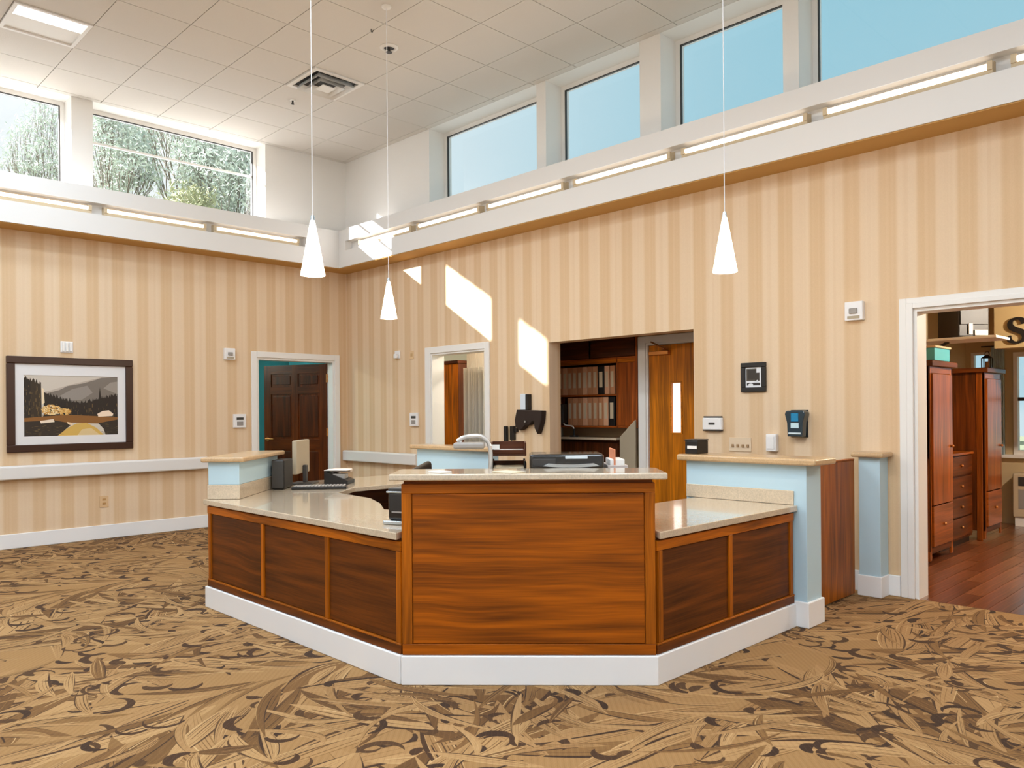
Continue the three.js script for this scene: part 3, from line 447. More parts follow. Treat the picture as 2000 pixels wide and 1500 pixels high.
  for (let i = 0; i < 160; i++) { g.fillStyle = ['#4f3c20', '#6d552c', '#241a10', '#7a6136'][i % 4]; g.globalAlpha = 0.6; const x = rnd() * W; if (x > 0.38 * W && x < 0.8 * W) continue; g.fillRect(x, rr(0.8, 0.98) * H, rr(10, 40), rr(3, 8)); } g.globalAlpha = 1;
});
{
  const t = thing('framed_picture', 'large landscape print in dark wood frame with white mat', 'picture', [0, 0.97, 3.395]), w = 0.605, h = 0.98, f = 0.075;
  obj('frame', [rb(0, 0.035, 0, f, -w, w, 0.008), rb(0, 0.035, h - f, h, -w, w, 0.008), rb(0, 0.035, f, h - f, -w, -w + f, 0.008), rb(0, 0.035, f, h - f, w - f, w, 0.008)], M.frame, t);
  obj('backing', bx(0, 0.008, f, h - f, -w + f, w - f), M.mat, t);
  const my = 0.16, mx = 0.155; obj('mat', [bx(0.008, 0.014, f, my, -w + f, w - f), bx(0.008, 0.014, h - 0.19, h - f, -w + f, w - f), bx(0.008, 0.014, my, h - 0.19, -w + f, -w + mx), bx(0.008, 0.014, my, h - 0.19, w - mx, w - f)], M.mat, t);
  const p = new THREE.PlaneGeometry(2 * (w - mx), h - 0.19 - my); p.rotateY(Math.PI / 2); p.translate(0.0095, (h - 0.19 + my) / 2, 0); obj('print', p, std(0xffffff, 0.7, { map: landscape }), t);
}
// ================= WALL FITTINGS =================
const onL = (name, label, cat, z, y, parts) => { const t = thing(name, label, cat, [0, y, z]); parts(t); return t; };
const onR = (name, label, cat, x, y, parts) => { const t = thing(name, label, cat, [x, y, 0]); parts(t); return t; };
onL('nurse_call_light', 'small white panel with three vertical lenses above the framed picture', 'wall fitting', 3.445, 2.005, t => { obj('plate', rb(0, 0.012, 0, 0.12, -0.06, 0.06, 0.004), M.plastic, t); for (const z of [-0.036, 0, 0.036]) obj('lens', rb(0.012, 0.03, 0.012, 0.108, z - 0.012, z + 0.012, 0.006), M.paperWhite, t); obj('slot', bx(0.012, 0.014, 0.012, 0.1, -0.02, -0.016), M.grey, t); });
function strobe(on, label, u) { on('alarm_strobe', label, 'alarm', u, 2.0, t => { const g = on === onL ? (a, b, c, d, e, f) => rb(e, f, c, d, a, b, 0.006) : (a, b, c, d, e, f) => rb(a, b, c, d, e, f, 0.006); obj('housing', g(-0.066, 0.066, 0, 0.14, 0, 0.045), M.plastic, t); obj('lens', g(-0.03, 0.03, 0.05, 0.09, 0.045, 0.06), M.grey, t); obj('grille', g(-0.045, 0.045, 0.012, 0.034, 0.045, 0.048), M.beigeGrey, t); }); }
strobe(onL, 'white square fire alarm strobe beside the dark panelled door', 1.67); strobe(onR, 'white square fire alarm strobe beside the dining room doorway', 6.855);
onR('wall_sensor', 'small white sensor on the striped wall near the room corner', 'sensor', 1.17, 2.02, t => { obj('base', rb(-0.05, 0.05, 0, 0.1, 0, 0.02, 0.006), M.plastic, t); obj('dome', rb(-0.028, 0.038, 0.0, 0.06, 0.02, 0.06, 0.014), M.plastic, t); });
function cardReader(on, label, u, y) { on('access_panel', label, 'wall fitting', u, y, t => { const g = on === onL ? (a, b, c, d, e, f) => rb(e, f, c, d, a, b, 0.005) : (a, b, c, d, e, f) => rb(a, b, c, d, e, f, 0.005); obj('plate', g(-0.08, 0.08, 0, 0.165, 0, 0.03), M.plastic, t); obj('display', g(-0.045, 0.045, 0.095, 0.125, 0.03, 0.033), M.darkGrey, t); obj('keypad', g(-0.04, 0.04, 0.025, 0.075, 0.03, 0.034), M.grey, t); }); }
cardReader(onL, 'white access panel beside the dark panelled door', 1.545, 1.175); cardReader(onR, 'white access panel beside the curtained doorway', 1.51, 1.175);
onR('thermostat', 'wide white thermostat on the striped wall under the small dark picture', 'thermostat', 5.655, 1.175, t => { obj('housing', rb(-0.093, 0.093, 0, 0.105, 0, 0.04, 0.012), M.plastic, t); obj('top_vent', rb(-0.085, 0.085, 0.105, 0.118, 0.002, 0.034, 0.005), M.darkGrey, t); obj('display', rb(-0.03, 0.03, 0.045, 0.065, 0.04, 0.043, 0.002), M.darkGrey, t); obj('foot', rb(-0.09, 0.09, -0.008, 0, 0.002, 0.036, 0.003), M.darkGrey, t); });
onR('small_picture', 'small square picture in wide dark frame', 'picture', 6.03, 1.49, t => { const w = 0.11, h = 0.24, f = 0.038; obj('frame', [rb(-w, w, 0, f, 0, 0.025, 0.005), rb(-w, w, h - f, h, 0, 0.025, 0.005), rb(-w, -w + f, f, h - f, 0, 0.025, 0.005), rb(w - f, w, f, h - f, 0, 0.025, 0.005)], M.black, t);
  const tx = canvasTex(256, 320, (g, W, H) => { g.fillStyle = '#e9eaec'; g.fillRect(0, 0, W, H); g.fillStyle = '#5a5346'; g.fillRect(14, 22, W * 0.62, H * 0.62); g.fillStyle = '#3a3228'; g.fillRect(30, 40, W * 0.5, H * 0.5); g.fillRect(150, 90, 70, 130); g.fillStyle = '#d9dde2'; g.beginPath(); g.moveTo(110, 250); g.lineTo(190, 200); g.lineTo(210, 260); g.fill(); g.fillStyle = '#2b2620'; g.fillRect(20, 250, 210, 40); g.fillStyle = '#e6e6e6'; g.beginPath(); g.ellipse(80, 280, 40, 22, 0, 0, 6.3); g.fill(); });
  obj('backing', bx(-w + f, w - f, f, h - f, 0, 0.008), M.mat, t); const p = new THREE.PlaneGeometry(2 * (w - f), h - 2 * f); p.translate(0, h / 2, 0.0095); obj('print', p, std(0xffffff, 0.6, { map: tx }), t); });
onR('soap_dispenser', 'dark teal hand sanitizer dispenser with pale label on the striped wall', 'dispenser', 6.415, 1.14, t => { const s = new THREE.Shape(); s.moveTo(-0.055, 0.0); s.lineTo(0.055, 0); s.lineTo(0.058, 0.1); s.lineTo(0.075, 0.165); s.quadraticCurveTo(0.075, 0.19, 0.055, 0.19); s.lineTo(-0.055, 0.19); s.quadraticCurveTo(-0.075, 0.19, -0.075, 0.165); s.lineTo(-0.058, 0.1);
  const g = new THREE.ExtrudeGeometry(s, { depth: 0.07, bevelEnabled: true, bevelSize: 0.006, bevelThickness: 0.006, bevelSegments: 2 }); g.translate(0, 0, 0.012); obj('body', g, phy(0x0f2b38, 0.2, { clearcoat: 0.6 }), t); obj('window', rb(-0.03, 0.03, 0.11, 0.175, 0.086, 0.092, 0.003), std(0x1f86b5, 0.2), t); obj('label', rb(-0.032, 0.032, 0.06, 0.1, 0.087, 0.091, 0.001), std(0xcfe9f0, 0.5), t); obj('drip_tray', rb(-0.05, 0.05, 0.012, 0.026, 0.086, 0.096, 0.003), std(0xd7e4e8, 0.4), t); obj('back_plate', rb(-0.07, 0.07, -0.012, 0.2, 0, 0.012, 0.003), M.black, t); });
onR('switch_plate', 'wide ivory plate with four switches above the blue half wall', 'switch', 5.9, 1.0, t => { obj('plate', rb(-0.1, 0.1, 0, 0.115, 0, 0.008, 0.003), std(0xe3ccae, 0.5), t); for (let k = 0; k < 4; k++) obj('toggle', rb(-0.073 + k * 0.046, -0.055 + k * 0.046, 0.035, 0.06, 0.008, 0.02, 0.003), std(0xa88660, 0.5), t); });
onR('wall_box', 'small white box fixed above the blue half wall', 'wall fitting', 6.195, 1.01, t => { obj('body', rb(-0.045, 0.045, 0, 0.14, 0, 0.05, 0.01), M.plastic, t); obj('cover', rb(-0.03, 0.03, 0.02, 0.12, 0.05, 0.056, 0.006), M.plastic, t); });
onL('outlet_plate', 'tan wall outlet plate below the handrail', 'outlet', 3.09, 0.34, t => { obj('plate', rb(0, 0.007, 0, 0.125, -0.045, 0.045, 0.003), std(0xdcb78a, 0.5), t); for (const y of [0.03, 0.075]) obj('socket', rb(0.006, 0.009, y, y + 0.022, -0.018, 0.018, 0.002), std(0xb98d57, 0.5), t); });
onR('outlet_plate', 'tan cover plate on the striped wall beside the small white sensor', 'outlet', 1.45, 2.0, t => { obj('plate', rb(-0.04, 0.04, 0, 0.1, 0, 0.006, 0.002), std(0xe0bd90, 0.5), t); obj('socket', rb(-0.02, 0.02, 0.03, 0.07, 0.006, 0.009, 0.002), std(0xcfa777, 0.5), t); });
{ // black bag under a steel dispenser on the wall between the doorway and the office opening
  const d = thing('cup_dispenser', 'upright steel and white dispenser on the wall above the black bag', 'dispenser', [3.43, 1.36, 0]); obj('tube', rb(-0.05, 0.03, 0, 0.17, 0, 0.06, 0.01), std(0xd9e2ea, 0.3), d); obj('side_strip', rb(0.03, 0.065, 0, 0.165, 0, 0.06, 0.004), M.black, d);
  const s = new THREE.Shape([[-0.17, 0.2], [0.18, 0.19], [0.17, 0.1], [0.145, 0.03], [0.12, -0.03], [0.09, 0.02], [0.075, 0.1], [0.04, 0.09], [0.0, 0.06], [-0.06, 0.05], [-0.09, 0.02], [-0.13, 0.0], [-0.19, 0.03], [-0.2, 0.1]].map(p => new THREE.Vector2(...p)));
  const g = new THREE.ExtrudeGeometry(s, { depth: 0.05, bevelEnabled: true, bevelSize: 0.008, bevelThickness: 0.012, bevelSegments: 2 }); g.translate(0, 0, 0.014);
  const b = thing('hanging_bag', 'dark drooping bag hanging on the wall beside the office opening', 'bag', [3.52, 1.155, 0]); obj('bag', g, std(0x2a1a10, 0.8), b); obj('clasp', cyl(0.012, 0.012, 0.01, 0, 0, 0, 12).rotateX(Math.PI / 2).translate(-0.03, 0.085, 0.09), M.silver, b);
  const h = thing('wall_phone', 'small black corded handset on the wall beside the dark bag', 'telephone', [3.2, 1.0, 0]); obj('handset', rb(-0.085, -0.045, 0, 0.19, 0.01, 0.05, 0.01), M.black, h); obj('cradle', rb(-0.0, 0.06, 0.04, 0.19, 0, 0.04, 0.008), M.black, h); obj('hook', rb(0.06, 0.1, 0.13, 0.17, 0, 0.03, 0.005), M.black, h); obj('cord', tube([[-0.06, 0.0, 0.03], [-0.03, -0.04, 0.03], [0.0, -0.02, 0.03], [0.03, 0.05, 0.03]], 0.006, 16, 6), M.black, h);
}
// ================= THINGS ON AND IN THE DESK =================
const onTop = 0.752;
{
  const t = thing('monitor', 'slim grey computer monitor seen from the side on the rear worktop', 'monitor', [3.24, onTop, 2.54], -0.80); obj('bezel', rb(-0.19, 0.19, 0.09, 0.37, -0.02, 0.02, 0.01), M.beigeGrey, t); obj('screen', bx(-0.175, 0.175, 0.105, 0.355, 0.02, 0.022), M.black, t); obj('stand', rb(-0.03, 0.03, 0.01, 0.16, -0.05, -0.02, 0.008), M.darkGrey, t); obj('foot', rb(-0.11, 0.11, 0, 0.014, -0.12, 0.06, 0.006), M.darkGrey, t);
  const p = thing('computer_tower', 'small black computer box beside the blue desk screen', 'computer', [3.5, onTop, 2.86], 0.794); obj('case', rb(-0.05, 0.05, 0.006, 0.23, -0.14, 0.1, 0.008), M.black, p); obj('front_panel', rb(-0.045, 0.045, 0.012, 0.224, 0.1, 0.108, 0.004), M.darkGrey, p); obj('feet', [bx(-0.04, 0.04, 0, 0.006, -0.12, -0.1), bx(-0.04, 0.04, 0, 0.006, 0.06, 0.08)], M.black, p);
  const k = thing('keyboard', 'grey computer keyboard on the worktop before the monitor', 'keyboard', [3.74, onTop, 2.66], 0.9); obj('case', rb(-0.21, 0.21, 0, 0.02, -0.075, 0.075, 0.006), M.black, k); const kg = rb(-0.0105, 0.0105, 0.02, 0.027, -0.0105, 0.0105, 0.002); for (let r = 0; r < 5; r++) obj('key_row', Array.from({ length: 15 }, (_, c) => kg.clone().translate(-0.185 + c * 0.0265, 0, -0.055 + r * 0.0265)), M.grey, k);
  const f = thing('desk_phone', 'black desk telephone with pale handset and papers beside the monitor', 'telephone', [3.33, onTop, 2.3], 0.7); obj('base', uvBox(new THREE.ExtrudeGeometry(new THREE.Shape([[0, 0], [0.2, 0], [0.2, 0.03], [0, 0.11]].map(q => new THREE.Vector2(...q))), { depth: 0.2, bevelEnabled: false })), M.black, f); obj('handset', rb(0.02, 0.19, 0.1, 0.135, 0.01, 0.06, 0.014).translate(0, -0.01, 0), std(0xd9c3b2, 0.4), f); obj('keypad', rb(0.06, 0.17, 0.045, 0.085, 0.08, 0.18, 0.004), M.grey, f); obj('paper', bx(0.0, 0.2, 0.115, 0.12, 0.07, 0.2), M.paperWhite, f);
}
{
  const t = thing('label_printer', 'black desktop label printer with silver trim beside the tall desk front', 'printer', [5.80, onTop, 3.36], 0.4);
  obj('body', rb(-0.075, 0.075, 0.02, 0.17, -0.09, 0.07, 0.014), M.blackGloss, t); obj('base', rb(-0.09, 0.09, 0, 0.02, -0.1, 0.1, 0.006), M.silver, t); obj('lid', rb(-0.08, 0.08, 0.17, 0.19, -0.1, 0.06, 0.006), M.darkGrey, t); obj('lid_trim', rb(-0.082, 0.082, 0.165, 0.175, 0.055, 0.075, 0.003), M.silver, t); obj('paper_slot', rb(-0.05, 0.05, 0.06, 0.068, 0.068, 0.073, 0.001), M.grey, t);
}
{ // lamp with arched neck
  const t = thing('desk_lamp', 'pale arched desk lamp with wide flat head behind the desk ledge', 'lamp', [6.097, onTop, 3.014], 0.794);
  obj('base', cyl(0.07, 0.065, 0.018, 0, 0, 0, 28), M.grey, t); obj('neck', tube([[0, 0.018, 0], [0, 0.25, 0], [0, 0.38, 0], [-0.012, 0.43, 0], [-0.05, 0.462, 0], [-0.1, 0.464, 0], [-0.15, 0.455, 0], [-0.18, 0.435, 0]], 0.012, 48, 12), M.chrome, t); obj('head', rb(-0.2, -0.03, 0.395, 0.43, -0.05, 0.05, 0.014), M.grey, t); obj('stem', rod([-0.172, 0.44, 0], [-0.16, 0.425, 0], 0.01), M.chrome, t);
}
{
  const t = thing('paper_trays', 'stack of dark letter trays behind the desk ledge', 'letter tray', [6.022, onTop, 2.803], 0.794);
  for (let k = 0; k < 4; k++) { const y = 0.012 + k * 0.112; obj('tray', [rb(-0.10, 0.10, y, y + 0.01, -0.1, 0.1, 0.003), rb(-0.10, -0.09, y, y + 0.075, -0.1, 0.1, 0.003), rb(0.09, 0.10, y, y + 0.075, -0.1, 0.1, 0.003), rb(-0.10, 0.10, y, y + 0.075, -0.1, -0.09, 0.003), rb(-0.10, 0.10, y + 0.01, y + 0.035, 0.09, 0.1, 0.003)], M.shelfDark, t); obj('papers', rb(-0.085, 0.085, y + 0.012, y + 0.03 + 0.01 * (k % 3), -0.085, 0.085, 0.003), k % 2 ? M.paperWhite : M.beige, t); }
  obj('label_card', bx(-0.095, -0.05, 0.385, 0.412, 0.101, 0.104), M.paperWhite, t); obj('posts', [[-0.09, -0.11], [0.09, -0.11], [-0.09, 0.11], [0.09, 0.11]].map(([x, z]) => rod([x, 0, z], [x, 0.32, z], 0.006)), M.black, t);
}
{
  const t = thing('printer', 'wide black office printer with silver lip behind the desk ledge', 'printer', [6.337, onTop, 2.67], 0.794);
  obj('body', rb(-0.2, 0.2, 0.01, 0.365, -0.13, 0.12, 0.018), M.blackGloss, t); obj('feet', [bx(-0.19, 0.19, 0, 0.01, -0.11, 0.1)], M.black, t);
  const s = new THREE.Shape(); s.moveTo(-0.15, 0.0); s.quadraticCurveTo(0, -0.018, 0.15, 0); s.lineTo(0.12, 0.012); s.quadraticCurveTo(0, 0, -0.12, 0.012); const g = new THREE.ExtrudeGeometry(s, { depth: 0.03, bevelEnabled: true, bevelSize: 0.002, bevelThickness: 0.002, bevelSegments: 1 }); g.translate(0.02, 0.302, 0.112); obj('output_lip', g, M.silver, t);
  obj('name_plate', rb(-0.01, 0.11, 0.338, 0.355, 0.118, 0.124, 0.003), std(0xdbe4e8, 0.4), t); obj('output_tray', rb(-0.13, 0.15, 0.262, 0.268, 0.08, 0.16, 0.003), M.darkGrey, t); obj('control_panel', rb(-0.185, -0.06, 0.3, 0.34, 0.112, 0.123, 0.004), M.darkGrey, t);
}
{
  const t = thing('file_box', 'pale grey file box of papers beside the black printer', 'file box', [6.51, onTop, 2.452], 0.794);
  obj('box', [rb(-0.055, 0.055, 0, 0.3, -0.12, -0.11, 0.003), rb(-0.055, 0.055, 0, 0.3, 0.11, 0.12, 0.003), rb(-0.055, -0.045, 0, 0.3, -0.11, 0.11, 0.003), rb(0.045, 0.055, 0, 0.3, -0.11, 0.11, 0.003), rb(-0.045, 0.045, 0, 0.01, -0.11, 0.11, 0.003)], std(0xc9bdb6, 0.6), t); obj('papers', rb(-0.04, 0.04, 0.01, 0.33, -0.1, 0.1, 0.003), M.paperWhite, t); obj('folder', rb(-0.02, -0.01, 0.02, 0.385, -0.105, 0.105, 0.002), std(0xd98860, 0.7), t); obj('printed_mark', [bx(-0.02, 0.005, 0.2, 0.24, 0.12, 0.122), bx(0.012, 0.03, 0.19, 0.25, 0.12, 0.122)], M.darkGrey, t);
}
single('note_pad', rb(6.13, 6.23, 1.0455, 1.053, 3.40, 3.47, 0.002), M.paperWhite, 'white note pad on the desk ledge near the three-panel wing', 'note pad');
single('paper_slip', rb(6.36, 6.5, 1.0455, 1.05, 3.15, 3.25, 0.002), std(0xe6d6b8, 0.8), 'cream paper slip on the middle of the desk ledge', 'paper');
{ // office chair inside the desk
  const t = thing('office_chair', 'black office chair standing inside the reception desk', 'chair', [5.13, 0, 2.39], 2.15);
  obj('base', [0, 1, 2, 3, 4].map(k => rod([0, 0.09, 0], [0.28 * Math.cos(k * 1.2566), 0.055, 0.28 * Math.sin(k * 1.2566)], 0.018)), M.black, t); for (let k = 0; k < 5; k++) { const c = new THREE.SphereGeometry(0.03, 12, 8); c.translate(0.28 * Math.cos(k * 1.2566), 0.03, 0.28 * Math.sin(k * 1.2566)); obj('caster', c, M.black, t); }
  obj('gas_lift', cyl(0.025, 0.025, 0.34, 0, 0.08, 0, 14), M.darkGrey, t); obj('seat', rb(-0.23, 0.23, 0.42, 0.5, -0.23, 0.23, 0.03), M.black, t); obj('back_post', rod([0, 0.46, -0.22], [0, 0.75, -0.26], 0.02), M.black, t); const b = rb(-0.2, 0.2, 0.6, 0.99, -0.29, -0.24, 0.024); obj('backrest', b.rotateZ(0.1), M.black, t);
}
{ // black card box on the end of the blue half wall cap
  const t = thing('card_box', 'small black card box on the blue half wall cap', 'box', [6.21, 1.0435, 1.15]); obj('box', rb(-0.05, 0.05, 0, 0.09, -0.07, 0.07, 0.006), M.black, t); obj('lid', rb(-0.052, 0.052, 0.09, 0.1, -0.072, 0.072, 0.003), M.darkGrey, t); obj('label', bx(-0.03, 0.045, 0.035, 0.055, 0.07, 0.072), M.paperWhite, t);
}
// ================= BACK OFFICE =================
{
  const t = thing('wall_cabinet', 'dark wooden wall cabinet with two open binder shelves in the back office', 'cabinet', [2.98, 1.16, -1.095]), Z = 0.3, X = 1.285;
  obj('back', bx(0, X, 0, 1.05, 0, 0.012), M.shelfDark, t); obj('side', [rb(0, 0.02, 0, 1.05, 0.012, Z, 0.003, true), rb(1.01, 1.03, 0, 0.76, 0.012, Z, 0.003, true), rb(X - 0.02, X, 0, 1.05, 0.012, Z, 0.003, true)], M.shelf, t);
  obj('shelf', rb(0.02, 1.01, 0.345, 0.365, 0.012, Z - 0.01, 0.003), M.shelf, t); obj('bottom', rb(0.02, X - 0.02, 0, 0.02, 0.012, Z, 0.003), M.shelf, t); obj('divider', rb(0.02, X - 0.02, 0.74, 0.76, 0.012, Z, 0.003), M.shelf, t);
  obj('valance', rb(0.02, X - 0.02, 0.70, 0.74, Z - 0.02, Z, 0.003), M.cherryPale, t); obj('door', rb(1.033, X - 0.022, 0.022, 0.698, Z - 0.02, Z, 0.003, true), M.shelf, t); for (const a of [0.022, 0.655]) obj('upper_door', rb(a, a + 0.6, 0.765, 1.04, Z - 0.02, Z, 0.003), M.shelfDark, t); obj('top', rb(0, X, 1.05, 1.07, 0, Z, 0.003), M.shelfDark, t);
}
{
  const g = {}; const binder = (x, y, w, h, mat, label, group) => { const t = thing('binder', label, 'binder', [x, y, -0.835], 0, group); const k = w.toFixed(3) + h; if (!g[k]) g[k] = [rb(-w / 2, w / 2, 0, h, -0.22, 0, 0.004), rb(-w * 0.28, w * 0.28, h * 0.25, h * 0.8, 0, 0.002, 0.001)]; const c = new THREE.Mesh(g[k][0], mat); c.name = 'cover'; c.castShadow = c.receiveShadow = true; t.add(c); const l = new THREE.Mesh(g[k][1], M.beige); l.name = 'spine_label'; l.castShadow = l.receiveShadow = true; t.add(l); };
  const tans = [0xc98d62, 0xb87a50, 0xd9a27c, 0xbf8258].map(c => std(c, 0.6)); const row = (y, h, list, where) => { let x = 3.03; list.forEach((k, i) => { const w = k === 1 ? 0.085 : 0.066; x += w + 0.008; if (k === 2) return; binder(x - w / 2, y, w, h, k === 1 ? M.black : tans[i % 4], k === 1 ? 'black binder on the ' + where + ' office shelf' : 'tan binder on the ' + where + ' office shelf', where + ' shelf binders'); }); };
  row(1.526, 0.31, [0, 0, 0, 0, 0, 0, 0, 0, 0, 1, 0, 0], 'upper'); row(1.181, 0.315, [2, 2, 2, 0, 0, 0, 0, 0, 0, 0, 0, 1], 'lower');
}
{
  const t = thing('office_counter', 'dark office counter with pale edge under the binder shelves', 'counter', [2.98, 0, -1.095]); obj('top', rb(0, 1.05, 1.03, 1.055, 0, 0.37, 0.004), M.counter, t); obj('cabinet', bx(0, 1.03, 0, 1.03, 0, 0.27), M.shelfDark, t); for (const a of [0.02, 0.53]) obj('door', rb(a, a + 0.48, 0.08, 1.0, 0.27, 0.288, 0.003, true), M.shelfDark, t);
  const e = thing('office_partition', 'beige end panel with sloping top beside the office door frame', 'panel', [4.06, 0, -0.78]); const g = new THREE.ExtrudeGeometry(new THREE.Shape([[0, 0], [0.2, 0], [0.2, 1.24], [0.0, 1.06]].map(q => new THREE.Vector2(...q))), { depth: 0.02, bevelEnabled: false }); obj('panel', g, M.beigeGrey, e); obj('edge_strip', rod([0.0, 1.065, 0.01], [0.2, 1.245, 0.01], 0.006), M.beige, e);
  const m = thing('jointed_lamp', 'small dark jointed lamp with pale arm on the office counter', 'lamp', [3.3, 1.056, -0.8]); obj('base', cyl(0.05, 0.05, 0.015, 0.1, 0, 0.02), M.black, m); obj('post', rod([0.1, 0.015, 0.02], [0.1, 0.09, 0.02], 0.01), M.black, m); obj('arm', tube([[0.1, 0.09, 0.02], [0.08, 0.115, 0.02], [-0.03, 0.13, 0.02], [-0.06, 0.15, 0.02]], 0.008, 16, 8), M.paperWhite, m); obj('head', rb(-0.12, -0.03, 0.15, 0.37, -0.02, 0.06, 0.012), M.black, m); obj('lens', rb(-0.1, -0.06, 0.32, 0.36, 0.06, 0.066, 0.004), M.paperWhite, m);
}
// ================= CURTAINED ROOM =================
{
  const t = thing('wardrobe', 'plain orange brown wardrobe inside the curtained room', 'wardrobe', [0.5, 0, -1.75]); obj('carcass', bx(0, 0.42, 0.06, 2.02, 0, 0.53, true), M.doorOrange, t); obj('plinth', bx(0.01, 0.41, 0, 0.06, 0.02, 0.5), M.shelfDark, t); for (const a of [0.003, 0.212]) obj('door', rb(a, a + 0.205, 0.07, 2.01, 0.53, 0.55, 0.003, true), M.doorOrange, t); obj('side_panel', bx(0.42, 0.428, 0.06, 2.02, 0, 0.55, true), M.shelfDark, t); obj('cornice', rb(-0.02, 0.45, 2.02, 2.06, -0.0, 0.58, 0.006), M.shelfDark, t);
  const c = thing('privacy_curtain', 'grey pleated privacy curtain with plain top band seen through the doorway', 'curtain', [1.57, 0.25, -0.8]);
  const sheet = (y0, y1, amp) => { const n = 90, P = [], I = []; for (let i = 0; i <= n; i++) for (let j = 0; j < 2; j++) { const x = i / n * 0.42; P.push(x, j ? y1 : y0, amp * Math.sin(i * 0.72) + amp * 0.4 * Math.sin(i * 0.31 + 1)); } for (let i = 0; i < n; i++) { const a = i * 2; I.push(a, a + 2, a + 1, a + 1, a + 2, a + 3); } const q = new THREE.BufferGeometry(); q.setAttribute('position', new THREE.Float32BufferAttribute(P, 3)); q.setAttribute('uv', new THREE.Float32BufferAttribute(new Float32Array(P.length / 3 * 2), 2)); q.setIndex(I); q.computeVertexNormals(); return q; };
  obj('drape', sheet(0, 1.66, 0.055), M.curtain, c); obj('top_band', sheet(1.66, 1.9, 0.012), M.curtain, c); obj('track', bx(-0.1, 1.2, 1.9, 1.93, -0.02, 0.02), M.white, c); obj('drop_rods', [rod([0.0, 1.93, 0], [0, 2.35, 0], 0.008), rod([1.15, 1.93, 0], [1.15, 2.35, 0], 0.008)], M.white, c);
}
// ================= DINING ROOM =================
function armoire(label, z0, z1, h, knobY) {
  const w = z1 - z0, t = thing('armoire', label, 'armoire', [6.33, 0, z0]), D = 0.58;
  obj('side', [bx(0, D, 0.1, h - 0.05, 0, 0.022, true), bx(0, D, 0.1, h - 0.05, w - 0.022, w, true)], M.mahogDark, t); obj('back', bx(0, 0.012, 0.1, h - 0.05, 0.022, w - 0.022, true), M.mahogDark, t); obj('face_frame', [rb(D - 0.02, D, 0.02, h - 0.05, 0, 0.05, 0.004, true), rb(D - 0.02, D, 0.02, h - 0.05, w - 0.05, w, 0.004, true), rb(D - 0.02, D, h - 0.11, h - 0.05, 0.05, w - 0.05, 0.004)], M.mahog, t);
  obj('corner_post', rb(D - 0.075, D - 0.02, 0, h - 0.05, w - 0.03, w + 0.004, 0.004, true), M.mahog, t); const dr = obj('door', rb(D - 0.004, D + 0.016, 0.5, h - 0.112, 0.052, w - 0.052, 0.005, true), M.mahog, t), dw = obj('drawer', rb(D - 0.004, D + 0.016, 0.14, 0.49, 0.052, w - 0.052, 0.005), M.mahog, t); obj('bottom_rail', rb(D - 0.02, D, 0.08, 0.135, 0.05, w - 0.05, 0.004), M.mahogDark, t); obj('cornice', rb(-0.0, D + 0.04, h - 0.05, h, -0.03, w + 0.03, 0.008), M.mahogDark, t); for (const z of [0.01, w - 0.05]) obj('foot', bx(0.02, 0.06, 0, 0.1, z, z + 0.04), M.mahogDark, t);
  const k = new THREE.SphereGeometry(0.014, 12, 10); obj('knob', k.clone().translate(D + 0.028, knobY, 0.09), M.brass, dr); obj('knob', k.clone().translate(D + 0.028, 0.32, w / 2), M.brass, dw);
}
armoire('tall reddish brown armoire near the dining room doorway', -2.02, -1.4, 1.76, 1.0);
armoire('tall reddish brown armoire standing deeper in the dining room', -3.62, -3.02, 1.75, 0.95);
